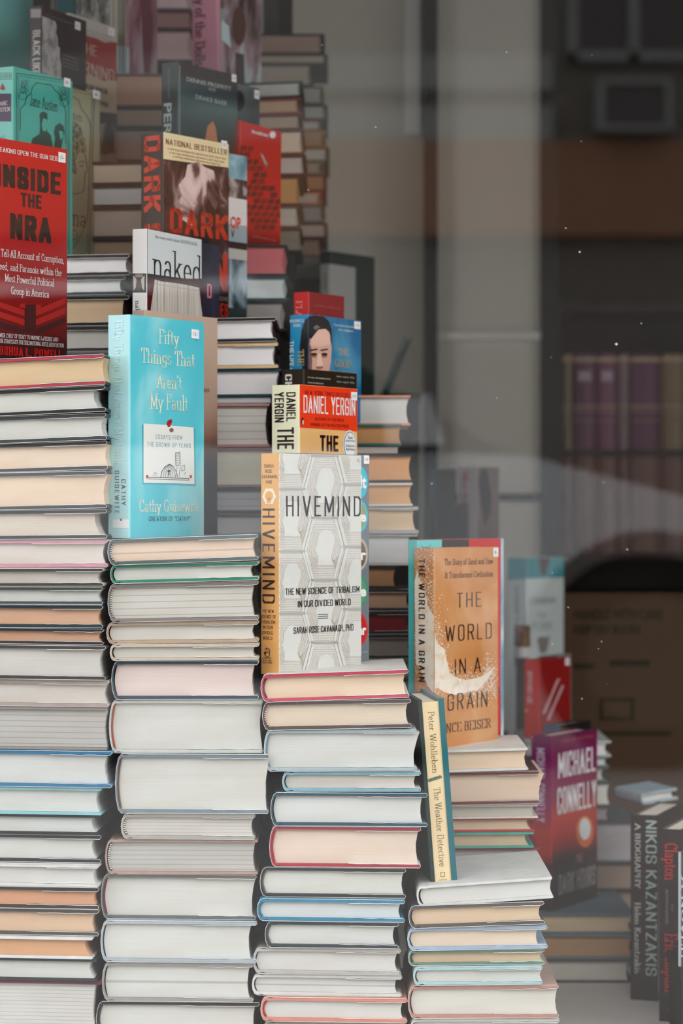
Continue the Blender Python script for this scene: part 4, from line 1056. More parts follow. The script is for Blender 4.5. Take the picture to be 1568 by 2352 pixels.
for t_, x0, x1, y in (('SARAH', 607, 628, 1074), ('ROSE', 609, 625, 1086), ('CAVANAGH,', 602, 638, 1098.5), ('PhD', 611, 624, 1111), ('THE NEW', 602, 629, 1407), ('SCIENCE OF', 599, 634, 1419.5),
                      ('TRIBALISM', 600, 632, 1432), ('IN OUR', 604, 627, 1444), ('DIVIDED', 602, 627, 1456.5), ('WORLD', 604, 625, 1469), ('GRAND', 604, 623, 1513), ('CENTRAL', 602, 625, 1518.5), ('PUBLISHING', 602, 625, 1523.5)):
    b.text('s', t_, x0, x1, y, 7.5 if y < 1500 else 4, sp, 'block', .12, layer=2)
hx = [(610, 1122), (626, 1122), (634, 1140), (626, 1158), (610, 1158), (602, 1140)]
b.poly('s', hx, flat('e6d9bd', g), 1); b.ell('s', 618, 1139, 9, 11, flat('d9a465', g), 2); b.poly('s', [(613, 1143), (621, 1143), (622, 1156), (613, 1156)], flat('d9a465', g), 2)
b.vtext('HIVEMIND', 603, 631, 1168, 1386, flat('463428', g), 'wide', .14, layer=2)
b.line('s', [(608, 1492), (614, 1488), (619, 1492), (619, 1506), (613, 1510), (608, 1504)], 1.6, sp, 2); b.line('s', [(613, 1488), (613, 1498), (620, 1498)], 1.6, sp, 2); b.ell('s', 609, 1500, 3, 4, sp, 2)
b.text('f', '15-', 818, 826, 1062, 9, flat('9a9a9a', g), layer=5); b.done(); b_hv = b

# grey cover with coloured circles, mostly hidden
g = 1.2
gry = flat('6f787e', g)
b = Standing('grey cover with coloured circles showing at the edge of the honeycomb book', GS, 0, None, 847, None, 1040, wz(1550, 2.722), .142, gry, hard=True, gain=g, behind=b_hv, t=.02)
for cy, c1, c2, tx in ((1108, '3fb4c8', None, 'It'), (1185, '3fb4c8', '8c9a6a', 'e'), (1273, 'b0a896', '6a5a4c', 'r'), (1357, '4c8a6c', '5c9678', 'e'), (1446, 'c03a3a', 'b03030', 'er')):
    b.ell('f', 826, cy, 18, 37, flat(c1, g), 1)
    if c2: b.ell('f', 826, cy, 14, 29, flat(c2, g), 2)
    b.text('f', tx, 826 if tx != 'er' else 822, 840, cy+12, 22 if tx[0] != 'I' else 28, flat('e4e6e2', g), bold=.04, layer=3)
b.text('f', 'a novel', 828, 843, 1500, 5, flat('a8b0b2', g), layer=3)
b.price(834, 1046, 846, 1065, '15'); b.done()

# cream and red-orange book behind, then black, blue and dark red ones
zs = wz(1350, 2.93)
riser(wx(612, 2.93), wx(740, 2.93), 2.918, 3.05, zs, 'narrow black riser hidden behind the white honeycomb book')
g = 1.3
b = Standing('cream spined paperback with red-orange banner, above the white honeycomb book', GS, 2.865, 688, 820, 623, 883, zs, .125, flat('d9ae74', g), flat('e2d8bb', g), hard=False, gain=g)
b.poly('f', [(680, 870), (830, 870), (830, 992), (688, 982)], flat('d9452f', g))
mr = flat('7a2a20', g); wy = flat('e8e2d8', g)
b.text('f', 'NEW YORK TIMES BESTSELLER', 700, 818, 906, 10, mr, 'block', .1)
b.text('f', 'DANIEL YERGIN', 696, 815, 948, 41, wy, 'block', .16)
b.text('f', 'AUTHOR OF THE PRIZE', 722, 789, 965, 7, mr); b.text('f', 'WINNER OF THE PULITZER PRIZE', 712, 800, 978, 7, mr)
b.ell('f', 694, 968, 2.5, 9, BLK(g), 3); b.ell('f', 694.5, 970, 1.4, 6, wy, 4)
b.text('f', 'THE', 734, 776, 1036, 37, flat('3c2c22', g), 'block', .28); b.text('f', 'QUEST', 700, 812, 1082, 37, flat('3c2c22', g), 'block', .24)
b.ell('f', 802, 1022, 15.5, 34, flat('e2e6e2', g), 3); b.ell('f', 802, 1022, 14, 31, flat('3a4a50', g), 4); b.ell('f', 802, 1022, 13, 29, flat('d6dcd9', g), 5)
for t_, y, h in (('100', 1008, 8), ('NOTABLE BOOKS', 1014, 3), ('The New York Times', 1026, 5), ('Book Review', 1034, 6)): b.text('f', t_, 792 if h < 8 else 797, 813 if h < 8 else 808, y, h, flat('3a4a50', g), 'serif', .13, 6)
b.vtext('DANIEL', 658, 679, 901, 968, flat('3a2e24', g), 'block', .18); b.vtext('YERGIN', 631, 652, 901, 970, flat('3a2e24', g), 'block', .18); b.vtext('THE QUEST', 637, 675, 982, 1130, flat('3a2e24', g), 'block', .2)
b.price(805, 900, 818, 919, '15'); b.done(); b_yg = b
b = Standing('black book with white spine letters behind the cream spined paperback', GS, 0, 697, 819, None, 847, zs, .12, flat('38332e', g), hard=True, gain=g, behind=b_yg, t=.030)
b.vtext('CHERNOW', 655, 671, 860, 985, wy, 'block', .22)
for y in (864, 876): b.text('f', 'the most richly detailed portrait', 706, 752 + (6 if y < 870 else -10), y+4, 4, flat('b8b8b4', g)); b.text('f', 'the epic life', 772, 813, y+2, 4, flat('a8a8a4', g))
b.done(); b_ch = b
g = 1.4
b = Standing('blue hardcover with a dark haired man portrait on the cover', GS, 0, 708, 829, None, 722, zs, .12, photo_print('blue_cover_print', [(.3, '1c5a80'), (.5, '24648c'), (.75, '5490ac')], scale=(14, 14, 10), gain=g, rough=.3), flat('2f86b0', g, .3), gain=g, behind=b_ch, t=.026)
hr, skn, skd = flat('2e2c2c', g), flat('c29c8c', g), flat('5c4640', g)
b.poly('s', [(708, 728), (700, 735), (692, 760), (688, 800), (695, 850), (708, 850)], hr)
b.poly('f', [(708, 727), (725, 724), (742, 726), (755, 738), (761, 756), (762, 786), (758, 790), (708, 790)], hr)
b.poly('f', [(711, 775), (722, 758), (742, 752), (755, 762), (761, 800), (759, 832), (752, 870), (712, 870), (708, 820)], skn, 2)
b.poly('f', [(708, 785), (714, 800), (716, 830), (714, 870), (708, 870)], flat('7a5c52', g), 3); b.poly('f', [(712, 770), (728, 758), (748, 756), (757, 768), (758, 790), (735, 796), (714, 794)], flat('cfaa9a', g), 3)
for ex in (720, 744): b.ell('f', ex, 814, 7, 3.5, flat('443632', g), 4); b.line('f', [(ex-9, 805), (ex+8, 802)], 3.2, hr, 4); b.ell('f', ex, 819, 7, 3, flat('9a7468', g), 3)
b.poly('f', [(729, 812), (735, 812), (741, 842), (726, 844)], flat('d4b4a4', g), 3); b.poly('f', [(724, 842), (742, 841), (738, 847), (727, 848)], flat('8a6256', g), 4)
b.poly('f', [(708, 764), (722, 744), (748, 742), (760, 766), (748, 755), (730, 757), (712, 780)], hr, 4); b.poly('f', [(718, 752), (726, 746), (734, 752), (722, 758)], flat('6a6866', g), 5)
gd = flat('b59a62', g); wb = flat('c4d6de', g)
b.text('s', 'MAXWELL', 665, 700, 741, 6.5, wb, 'serif', .13, 4); b.text('s', 'KING', 674, 692, 751, 6.5, wb, 'serif', .13, 4)
b.vtext('THE LIFE AND WORK', 666, 675, 783, 930, wb, bold=.02, layer=4); b.vtext('THE GOOD', 684, 698, 803, 900, gd, 'serif', .13, 4)
b.text('f', 'THE', 776, 800, 815, 15, gd, 'serif', .12); b.text('f', 'GOOD', 768, 804, 842, 17, gd, 'serif', .12); b.text('f', 'NEIGHBOR', 757, 820, 868, 17, gd, 'serif', .12)
b.text('f', 'Tom Hanks narrates the story', 766, 822, 748, 5, wb); b.text('f', 'of a neighbor', 776, 810, 759, 5, wb)
b.price(812, 738, 826, 755, '15'); b.done(); b_gn = b
b = Standing('red book with pink spine letters above the blue portrait book', GS, 0, 709, 790, None, 670, zs, .082, flat('7e2022', g), flat('bf2a2a', g, .35), gain=g, behind=b_gn, t=.022)
b.vtext('FLASH', 680, 694, 690, 760, flat('e08a84', g), 'serif', .13); b.text('f', 'a thriller of the sea', 720, 780, 703, 5, flat('b05a56', g)); b.done()

# DARK cover on the pile behind
g = 1.45
zb2 = wz(731, YB2)
b = Standing('black paperback with big red letters and a storm cloud picture', GS, 3.0, 374, 525, 323, 302, zb2, .125, flat('332a27', g), flat('2e2523', g), hard=False, gain=g, page='b8a896')
crm = flat('cfc09a', g); brn = flat('6a4630', g); rdd = flat('a83a2c', g)
b.poly('f', [(370, 290), (530, 290), (530, 386), (374, 365)], crm, 1)
b.text('f', 'NATIONAL BESTSELLER', 380, 520, 331, 13, brn, 'block', .16)
for y, x0, x1 in ((343, 384, 518), (352, 388, 514), (361, 396, 506)): b.text('f', 'a stirring intellectual adventure and clear fast', x0, x1, y, 5, brn)
cl = photo_print('storm_cloud_print', [(.36, '3a2a28'), (.47, '6a5450'), (.54, 'b49e98'), (.62, 'c4b0aa'), (.8, 'cbb9b2')], scale=(26, 26, 16), detail=6, distort=1.2, gain=g)
cl2 = photo_print('dark_cloud_print', [(.4, '2f2524'), (.55, '4a3836'), (.68, '9a8680'), (.8, 'b8a49c')], scale=(30, 30, 18), detail=6, distort=1.0, gain=g)
b.poly('f', [(376, 368), (530, 388), (530, 600), (376, 560)], cl2, 1)
b.poly('f', [(430, 378), (455, 372), (470, 384), (490, 392), (500, 420), (504, 450), (495, 480), (500, 530), (440, 520), (412, 500), (400, 470), (418, 450), (410, 425), (425, 405)], cl, 2)
b.text('f', 'DARK', 389, 522, 534, 58, rdd, 'block', .22, layer=4); b.text('f', 'SUN', 392, 522, 655, 88, rdd, 'block', .22, layer=4)
b.text('f', 'THE MAKING OF THE HYDROGEN BOMB', 390, 522, 678, 10, flat('7a706a', g), 'block', .12, layer=4)
b.text('f', 'RICHARD RHODES', 389, 523, 716, 32, rdd, 'block', .2, layer=4)
b.vtext('DARK SUN', 331, 369, 314, 640, rdd, 'block', .22)
b.price(507, 322, 520, 341, '12'); b.done(); b_ds = b
b = Standing('pale blue and dark photo cover with red letters, behind the black paperback', GS, 0, None, 567, None, 334, zb2, .12, flat('8a9498', g), hard=False, gain=g, behind=b_ds, t=.018)
b.band(0, .12, flat('3c4646', g), 1); b.band(.12, .40, photo_print('night_trees_print', [(.35, '242a2c'), (.5, '4a5a60'), (.65, '96a8b0')], scale=(40, 40, 20), gain=g), 1)
b.band(.40, .46, flat('aaa9a2', g), 2); b.band(.46, .50, flat('3a2a2a', g), 1); b.band(.50, .60, flat('8a9aa0', g), 1); b.band(.60, .75, flat('c9c9c6', g), 1)
b.band(.75, .86, photo_print('city_print', [(.35, '2a2424'), (.5, '4c4644'), (.65, 'a49a96')], scale=(60, 60, 30), gain=g), 1); b.band(.86, 1, photo_print('sky_print', [(.3, '4c7684'), (.55, '7ea6b2'), (.75, 'b6ccd0')], scale=(30, 30, 30), gain=g), 1)
b.text('f', 'OP', 528, 552, 523, 26, flat('b8403a', g), bold=.03); b.text('f', 'SHOP', 490, 525, 520, 26, flat('b8403a', g), bold=.03); b.text('f', 'V', 529, 538, 545, 18, flat('3a3634', g), bold=.02); b.done()
# red brick cover
g = 1.5
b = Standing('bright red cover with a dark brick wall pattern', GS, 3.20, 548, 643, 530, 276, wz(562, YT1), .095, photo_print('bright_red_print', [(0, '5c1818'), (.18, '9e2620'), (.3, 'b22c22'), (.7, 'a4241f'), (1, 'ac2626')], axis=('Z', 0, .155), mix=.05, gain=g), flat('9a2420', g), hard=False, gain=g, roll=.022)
dk = flat('5c1c1c', g); dk2 = flat('6e2320', g)
rb = random.Random(5)
for r in range(13):
    y0 = 332 + r*15; xa = 540; xe = 572 + r*9 if r < 8 else 638 - (r-8)*2
    x = xa + (r % 2)*8 - 8
    while x < xe:
        wd = 14 + rb.random()*4
        if not (r > 9 and x < 552 + (r-9)*9) and rb.random() > .05:
            b.poly('f', [(x, y0+3), (x+wd-2, y0), (x+wd-2, y0+12), (x, y0+15)], dk if rb.random() < .55 else dk2)
        x += wd
b.text('f', 'the untold story', 574, 612, 303, 8, flat('d8c8c8', g), bold=.03); b.ell('f', 622, 306, 7, 8, flat('c9d0da', g), 3)
b.poly('f', [(593, 348), (598, 350), (612, 374), (610, 382), (604, 376)], flat('7a6a5c', g), 3); b.poly('f', [(596, 352), (600, 354), (609, 374), (605, 372)], flat('a8a89a', g), 4)
b.text('f', 'an illustrated novel', 580, 632, 543, 6, flat('b87070', g)); b.done()
# dark teal psychology book
zp = wz(565, 3.18)
riser(wx(404, 3.22), wx(538, 3.22), 3.182, 3.198, wz(575, 3.16), 'black riser hidden behind the black paperback with red letters')
g = 1.6
pt = photo_print('dark_teal_reflection_print', [(0, '2c2826'), (.3, '34302e'), (.52, '3a4444'), (.66, '4c5c5c'), (.74, '3c4446'), (.86, '38302f'), (1, '3a3636')], axis=('Z', .06, .24), mix=.06, scale=(8, 8, 8), gain=g)  # paler band partway up paints in a reflection from the pane
b = Standing('dark teal book with pale capitals, above the black paperback', GS, 3.11, 409, 545, 370, 141, wz(575, 3.16), .12, pt, flat('34393a', g), gain=g)
pw = flat('8f9696', g)
b.text('f', 'DENNIS PROFFITT', 428, 530, 186, 9.5, pw, bold=.01); b.text('f', 'AND', 478, 494, 207, 7, pw); b.text('f', 'DRAKE BAER', 448, 521, 227, 10, pw, bold=.01)
b.vtext('PERCEPTION', 377, 394, 238, 500, pw, bold=.02); b.vtext('DENNIS PROFFITT AND DRAKE BAER', 386, 391, 158, 225, flat('6a6a6a', g))
b.poly('f', [(476, 290), (488, 278), (494, 290), (500, 330), (470, 326)], flat('98684e', g), 2)
b.line('f', [(412, 150), (412, 310)], 2.5, flat('6a7676', g), 2)
b.price(531, 170, 541, 187, '18'); b.done(); b_pc = b
b = Standing('charcoal book with price sticker right of the dark teal book', GS, 0, None, 596, None, 176, wz(575, 3.16), .11, photo_print('charcoal_print', [(.3, '2e2e2e'), (.55, '464c4e'), (.75, '5a6062')], scale=(18, 18, 12), gain=g), gain=g, behind=b_pc, t=.02)
b.ell('f', 548, 232, 13, 24, flat('28241f', g), 2); b.price(583, 206, 594, 226, '18'); b.done()

# teal and sage green gift classics
g = 1.4
za = wz(588, 3.0)
teal = flat('4a9e90', g, .35)
b = Standing('teal hardcover with ornate black border, at the left edge', GS, 2.965, 30, 166, -16, 152, wz(587, 2.965), .12, teal, flat('62a69c', g, .35), gain=g)
nk = flat('2e4640', g); nb = flat('3a2e40', g)
def ring(x0, y0, x1, y1, d0, d1, wd, lay=1):      # border that follows the cover
    b.line('f', [(x0, y0), (x1, y0+d0), (x1, y1+d1), (x0, y1), (x0, y0)], wd, nk, lay)
ring(38, 168, 158, 590, 18, -8, 1.6); ring(42, 174, 154, 584, 17, -8, .9)
b.line('f', [(46, 300), (46, 250), (56, 240), (60, 224), (70, 214), (74, 200), (84, 190), (118, 196), (124, 206), (136, 216), (140, 230), (148, 246), (150, 262), (150, 330)], 1.6, nk)
for cx, cy, sg in ((56, 196, 1), (142, 212, -1)):
    for k in range(5): b.line('f', [(cx + sg*(r-9) *1.0, cy - 10 + k*6 + math.sin(r*.7+k)*3) for r in range(0, 19, 2)], .9, nk)
    for k in range(3): b.line('f', [(cx - sg*4 + (5+k*2)*math.cos(a*.6), cy + 12*k + (5+k*2)*math.sin(a*.6)) for a in range(12)], .9, nk)
b.text('f', 'Jane Austen', 68, 132, 242, 27, nk, 'serif', .10, slant=.03)
b.poly('f', [(90, 262), (98, 256), (108, 260), (109, 272), (106, 290), (108, 302), (116, 310), (122, 340), (68, 340), (74, 318), (90, 308), (92, 290)], nk, 2)
b.poly('f', [(98, 272), (107, 274), (108, 290), (104, 302), (97, 300), (95, 286)], teal, 3)
b.poly('f', [(126, 290), (136, 282), (146, 290), (148, 306), (144, 318), (140, 345), (122, 345), (126, 318), (123, 304)], nk, 2); b.poly('f', [(134, 300), (144, 302), (145, 314), (138, 322)], teal, 3)
b.rect('s', -20, 215, 26, 279, nb, 1); b.text('s', 'JANE', -4, 17, 243, 9, flat('b8b0b4', g), 'serif', .12, 2); b.text('s', 'AUSTEN', -12, 24, 258, 9, flat('b8b0b4', g), 'serif', .12, 2)
for x in range(-10, 28, 4): b.line('s', [(x, 170), (x, 180)], 1.4, nk, 1)
b.line('s', [(-14, 168), (28, 168)], 1, nk, 1); b.line('s', [(-14, 182), (28, 182)], 1, nk, 1)
b.poly('s', [(6, 190), (10, 198), (13, 204), (8, 208), (0, 204), (2, 198)], flat('7a3230', g), 1)
for k in range(4): b.line('s', [(4 + (6+3*k)*math.cos(a*.5), 310 + k*5 + (6+2*k)*math.sin(a*.5)) for a in range(9)], 1, nk, 1)
b.price(146, 178, 160, 198, '8-'); b.done(); b_au = b
g = 1.5
sage = flat('8c8a72', g, .4)
b = Standing('sage green hardcover with a drawn woman in profile', GS, 0, None, 229, None, 184, wz(587, 2.965), .12, sage, gain=g, behind=b_au, t=.02)
nk = flat('48463c', g)
b.line('f', [(164, 204), (216, 212), (204, 588)], 1.8, nk); b.line('f', [(164, 210), (211, 218), (199, 580)], 1, nk)
b.line('f', [(166, 222), (180, 230), (186, 250), (196, 262), (206, 282), (208, 300), (200, 500), (190, 530), (180, 550), (160, 580)], 1.4, nk)
pf = photo_print('curly_hair_print', [(.4, '45433a'), (.52, '6e6b5a'), (.64, '8c8a72')], scale=(160, 160, 90), detail=4, distort=2, gain=g)
b.poly('f', [(150, 280), (168, 278), (184, 290), (194, 318), (198, 348), (190, 352), (180, 350), (172, 370), (176, 400), (164, 400), (150, 380)], pf, 2)
b.line('f', [(194, 352), (198, 376), (201, 392), (195, 396), (195, 408), (192, 412), (194, 424), (190, 440), (174, 446), (160, 444)], 1.8, nk, 3)
b.line('f', [(180, 374), (188, 370), (193, 374)], 1.6, nk, 3); b.line('f', [(182, 382), (191, 381)], 2.2, nk, 3)
b.text('f', 'Austen', 140, 188, 268, 20, nk, 'serif', .07); b.text('f', 'Emma', 112, 197, 508, 42, nk, 'serif', .08, slant=.03)
for r in (8, 12): b.ell('f', 168, 540, r*.8, r, nk, 2 if r == 12 else 3)
b.ell('f', 168, 540, 8, 10.5, sage, 3 if False else 4)
b.price(212, 206, 229, 225, '8-'); b.done()
# black and white covers at upper left
g = 1.6
b = Standing('black paperback with torn white paper on its cover, upper left', GS, 3.165, 94, 196, 64, 12, wz(370, 3.165), .105, flat('322c28', g), flat('2f2a27', g), hard=False, gain=g, roll=.012)
tw = photo_print('torn_paper_print', [(.38, '6c6a68'), (.5, '8e8c8a'), (.7, '9c9a98')], scale=(70, 70, 50), gain=g)
b.poly('f', [(94, 36), (112, 42), (125, 48), (128, 60), (126, 74), (130, 84), (131, 104), (136, 110), (135, 130), (139, 150), (140, 200), (94, 200)], tw, 1)
b.text('f', 'THE DEFINITIVE EDITION', 100, 165, 34, 4, flat('6a6660', g)); b.vtext('BLACK LIKE ME', 74, 91, 70, 200, flat('a8a6a2', g), 'block', .2)
b.rect('s', 68, 20, 92, 40, flat('7a7876', g), 1)
for y in (125, 134, 142, 150): b.text('f', 'this american classic has', 142, 178, y, 4, flat('7a7670', g))
b.price(169, 46, 181, 64, '5-'); b.done(); b_bl = b
b = Standing('red banded book with torn cream paper strips, upper left', GS, 0, None, 268, None, 30, wz(370, 3.165), .115, flat('a0917e', g), gain=g, behind=b_bl, t=.02)
b.poly('f', [(140, 84), (192, 78), (206, 84), (222, 88), (240, 98), (252, 96), (272, 98), (272, 188), (250, 184), (238, 186), (222, 178), (205, 172), (192, 170), (140, 160)], flat('84302a', g), 2)
b.band(.86, 1, flat('a5a29a', g), 1, 'f')
wr = flat('a89a90', g); nk = flat('3c3430', g)
b.text('f', 'THE', 182, 222, 118, 24, wr, 'block', .12, layer=3); b.text('f', 'BURNING', 158, 262, 160, 30, wr, 'block', .12, layer=3)
b.text('f', 'TULSA RACE', 185, 246, 198, 10, nk, bold=.04); b.text('f', 'MASSACRE OF 1921', 160, 248, 222, 10, nk, bold=.04)
for y in (66, 74, 82): b.text('f', 'an account by turns chilling and', 188, 256, y, 4, flat('6a6660', g))
ph = photo_print('old_photo_print', [(.36, '2c2422'), (.5, '4a3a34'), (.62, '9a8270'), (.8, 'b09a86')], scale=(60, 60, 20), gain=g)
b.poly('f', [(160, 250), (234, 260), (274, 262), (274, 352), (160, 362)], ph, 2); b.poly('f', [(160, 250), (236, 258), (274, 262), (274, 285), (160, 282)], flat('332628', g), 3)
b.price(248, 62, 261, 80, '7-'); b.done()
b = Standing('plain teal panel-like hardcover at the top left corner', GS, 3.24, -150, 76, -170, -60, wz(372, 3.24), .16, flat('52807e', 2.9, .3), gain=2.0); b.done()
g = 1.8
b = Standing('blue-green book top showing behind the black paperback, upper left', GS, 3.285, 132, 178, 122, -80, wz(372, 3.285), .045, flat('2c5258', g), flat('2e2a28', g), gain=g); b.done()
b = Standing('black and white photo cover at the top edge, upper left', GS, 3.31, 190, 252, 172, -90, wz(372, 3.31), .06, photo_print('grey_photo_print', [(.38, '3e3e3a'), (.5, '6a6c68'), (.62, '8e9492')], scale=(50, 50, 30), gain=g), gain=g); b.done()
# magenta cover on the fourth pile
g = 1.9
b = Standing('mottled magenta and grey cover with beige striped spine, at the top', GS, 3.39, 289, 361, 248, -70, wz(169, Y4), .09, photo_print('magenta_print', [(.3, '4a2c34'), (.45, '74525a'), (.58, '86747a'), (.75, '8c8284')], scale=(36, 36, 14), gain=g), flat('7a7668', g), gain=g)
for x in (256, 266, 275, 283): b.line('s', [(x, -60), (x, 165)], 2.5, flat('565244' if x % 2 else '9a968a', g))
b.rect('s', 262, 106, 300, 168, flat('8fa2a4', g), 2); b.poly('f', [(322, -40), (340, -40), (352, 60), (344, 168), (330, 168), (326, 80)], flat('5a343e', g), 2); b.rect('f', 287, 108, 296, 168, flat('8fa2a4', g), 2); b.done()
# pink spine
b = Standing('tall pink spined book with dark lettering, at the top', GS, 3.425, 506, 600, 441, -110, wz(192, YT2), .09, photo_print('collage_print', [(.36, '3a2e2a'), (.47, '6e5e62'), (.56, '8c7880'), (.64, '9aa8a8'), (.8, 'a8a4a4')], scale=(34, 34, 14), gain=g), flat('b07c8c', g), gain=g)
b.vtext('Valley of the Dolls', 449, 471, -62, 152, flat('5c3444', g), 'serif', .17)
b.line('s', [(500, -80), (508, 200)], 14, flat('c08c9a', g), 1)
b.ell('f', 548, 60, 16, 45, flat('4a3630', g), 2); b.rect('f', 500, 20, 518, 42, flat('7a8480', g), 2); b.poly('f', [(508, 45), (525, 60), (530, 110), (508, 90)], flat('9fb0b0', g), 2)
b.poly('f', [(540, 120), (560, 125), (562, 210), (540, 205)], flat('3c2e30', g), 2); b.done()
b = Standing('tall dark book beside the farthest pile', GS, 3.87, 640, 672, 603, -60, wz(147, YT3), .07, flat('2c2a26', 1.6), gain=1.6); b.done()

# leaning thin book with cream spine
Lr = empty('hardback_book', (wx(1018, 2.735), 2.735, wz(2031, 2.735)), (0, -.074, .10))
tag(Lr, 'thin book leaning upright, cream spine between dark green and teal boards', 'book', GS)
hL = .1985; s_ = 2.735/F
mb = MB(); w2 = 19*s_; g = .95
crs = flat('e6d2a6', g, .4); tb = flat('1f6a72', g, .3); db = flat('27403c', g, .35)
mb.box((-w2, 0, .003), (w2, .003, hL-.003), crs)
mb.build('spine', Lr)['label'] = 'cream spine'
mb = MB(); mb.box((-w2-.0042, -.0012, 0), (-w2, .145, hL), db); mb.build('back_board', Lr)['label'] = 'dark green board'
mb = MB(); mb.box((w2, -.0012, 0), (w2+.0062, .145, hL), tb)
for v in (.045, .09, .12, .16):
    mb.box((w2+.0062, .05, v), (w2+.0064, .10, v+.006), flat('5c98a0', g))
mb.build('front_board', Lr)['label'] = 'teal board'
mb = MB(); mb.box((-w2+.0005, .004, .004), (w2-.0005, .14, hL-.004), pages('d8d2c2')); mb.build('page_block', Lr)
mb = MB(); ti = flat('7c6a50', g); tr_ = -.0003
def lv(txt, x0, x1, z0, z1, font='serif', bold=.08):
    for p in glyphs(txt, font, bold): mb.face([(x0 + (x1-x0)*ty, tr_, z0 + (z1-z0)*tx) for tx, ty in p][::-1], ti)
zz = lambda y: (2031 - y)*s_
lv('Peter Wohlleben', -6*s_, 8*s_, zz(1632), zz(1775)); lv('The Weather Detective', -6*s_, 9*s_, zz(1808), zz(1990))
lf = flat('6a7c6c', g)
for k in range(5):
    cx = (-14 + k*6)*s_; mb.face([(cx + 5*s_*math.cos(a*.7854), tr_, zz(1790 - k*1.4) + 4*s_*math.sin(a*.7854)) for a in range(8)], lf)
for a, c_ in (((-5, 2003, 5, 2014), ti),):
    x0, y0, x1, y1 = a
    for q in ((x0, y0, x1, y0+1.2), (x0, y1-1.2, x1, y1), (x0, y0, x0+1.2, y1), (x1-1.2, y0, x1, y1)):
        mb.face([(q[0]*s_, tr_, zz(q[3])), (q[2]*s_, tr_, zz(q[3])), (q[2]*s_, tr_, zz(q[1])), (q[0]*s_, tr_, zz(q[1]))], ti)
for p in sans('DUTTON'): mb.face([((-9 + 18*tx)*s_, tr_, zz(2022) + 3*s_*ty) for tx, ty in p], ti)
mb.build('spine_lettering', Lr)

# orange book
g = 1.05
zd = wz(1724, 2.93)
org = photo_print('orange_sand_print', [(.3, 'c08550'), (.5, 'cb915d'), (.7, 'd3a274')], scale=(18, 18, 18), gain=g, rough=.4)
b = Standing('orange hardcover with a sweep of pale sand across it', GS, 2.93, 997, 1143, 950, 1259, zd, .138, org, flat('c78f60', g), gain=g)
snd = photo_print('sand_print', [(.3, 'dcc4a4'), (.45, 'e2d8c6'), (.7, 'e4e0d4')], scale=(90, 90, 90), detail=5, gain=g*1.1, rough=.8)
b.poly('s', [(952, 1335), (958, 1310), (966, 1335), (974, 1345), (982, 1390), (999, 1420), (999, 1596), (985, 1580), (968, 1545), (955, 1520)], snd, 1)
b.poly('f', [(990, 1418), (1001, 1470), (1008, 1482), (1020, 1490), (1026, 1520), (1032, 1545), (1046, 1556), (1070, 1562), (1100, 1556), (1126, 1540), (1138, 1528), (1120, 1560), (1098, 1584), (1070, 1590), (1046, 1596), (1020, 1590), (1006, 1580), (990, 1585)], snd, 1)
rs = random.Random(11)
def grains(face, n, fx, fy, rad=1.4):
    for _ in range(n):
        x, y = fx(), fy(); r = rad*(.4+rs.random())
        b.poly(face, [(x+r*math.cos(a*1.57+.3), y+r*math.sin(a*1.57+.3)) for a in range(4)], snd, 2)
grains('s', 700, lambda: rs.uniform(952, 996), lambda: rs.gauss(1420, 85))
grains('f', 420, lambda: 997 + abs(rs.gauss(0, 13)), lambda: rs.gauss(1500, 48), 1.2)
grains('f', 700, lambda: rs.gauss(1075, 34), lambda: rs.gauss(1572, 15), 1.2)
grains('f', 300, lambda: rs.gauss(1122, 10), lambda: rs.gauss(1545, 22), 1.1)
grains('s', 150, lambda: rs.uniform(952, 996), lambda: rs.uniform(1262, 1420), 1.2)
for _ in range(420):
    t = rs.random(); x = 998 + 140*t; y = 1480 + 110*math.sin(min(1, t*1.6)*1.5) - (40*(t-.55) if t > .55 else 0) + rs.gauss(0, 16); r = 1.5*(.4+rs.random())
    b.poly('f', [(x+r*.6*math.cos(a*1.57), y+r*math.sin(a*1.57)) for a in range(4)], snd, 2)
nk = flat('3a2c24', g); nb = flat('6a4226', g)
b.text('f', 'The Story of Sand and How', 1020, 1132, 1298, 14, nb, 'serif', .11); b.text('f', 'It Transformed Civilization', 1021, 1132, 1328, 14, nb, 'serif', .11)
for t_, x0, x1, y, h in (('THE', 1048, 1104, 1396, 34), ('WORLD', 1022, 1128, 1474, 37), ('IN A', 1044, 1103, 1549, 35), ('GRAIN', 1027, 1118, 1633, 38)): b.text('f', t_, x0, x1, y, h, nk, 'wide', .085, layer=4)
b.text('f', 'VINCE BEISER', 1002, 1127, 1686, 21, nb, 'serif', .10, layer=4)
b.vtext('THE WORLD IN A GRAIN', 962, 976, 1283, 1566, nk, 'wide', .17, layer=4); b.vtext('VINCE', 977, 987, 1592, 1650, nb, 'serif', .1, 4); b.vtext('BEISER', 957, 967, 1586, 1650, nb, 'serif', .1, 4)
b.price(1131, 1258, 1143, 1279, '8-'); b.done(); b_or = b
b = Standing('red, black and turquoise topped book right behind the orange book', GS, 0, 956, 1150, None, 1240, zd, .15, flat('c22e28', 1.2), flat('5cc0c4', 1.2), hard=False, gain=1.2, behind=b_or, t=.012)
b_rt = b
b.poly('f', [(952, 1230), (1014, 1230), (1014, 1720), (952, 1720)], flat('6cc8ca', 1.2)); b.poly('f', [(1014, 1230), (1076, 1230), (1076, 1720), (1014, 1720)], flat('3a3332', 1.2))
b.line('f', [(966, 1254), (972, 1258), (985, 1256), (988, 1250)], 1.2, flat('2c4a4a', 1.2), 2); b.text('f', 'n', 1138, 1148, 1592, 22, flat('6a2022', 1.2), 'serif', .2); b.done()
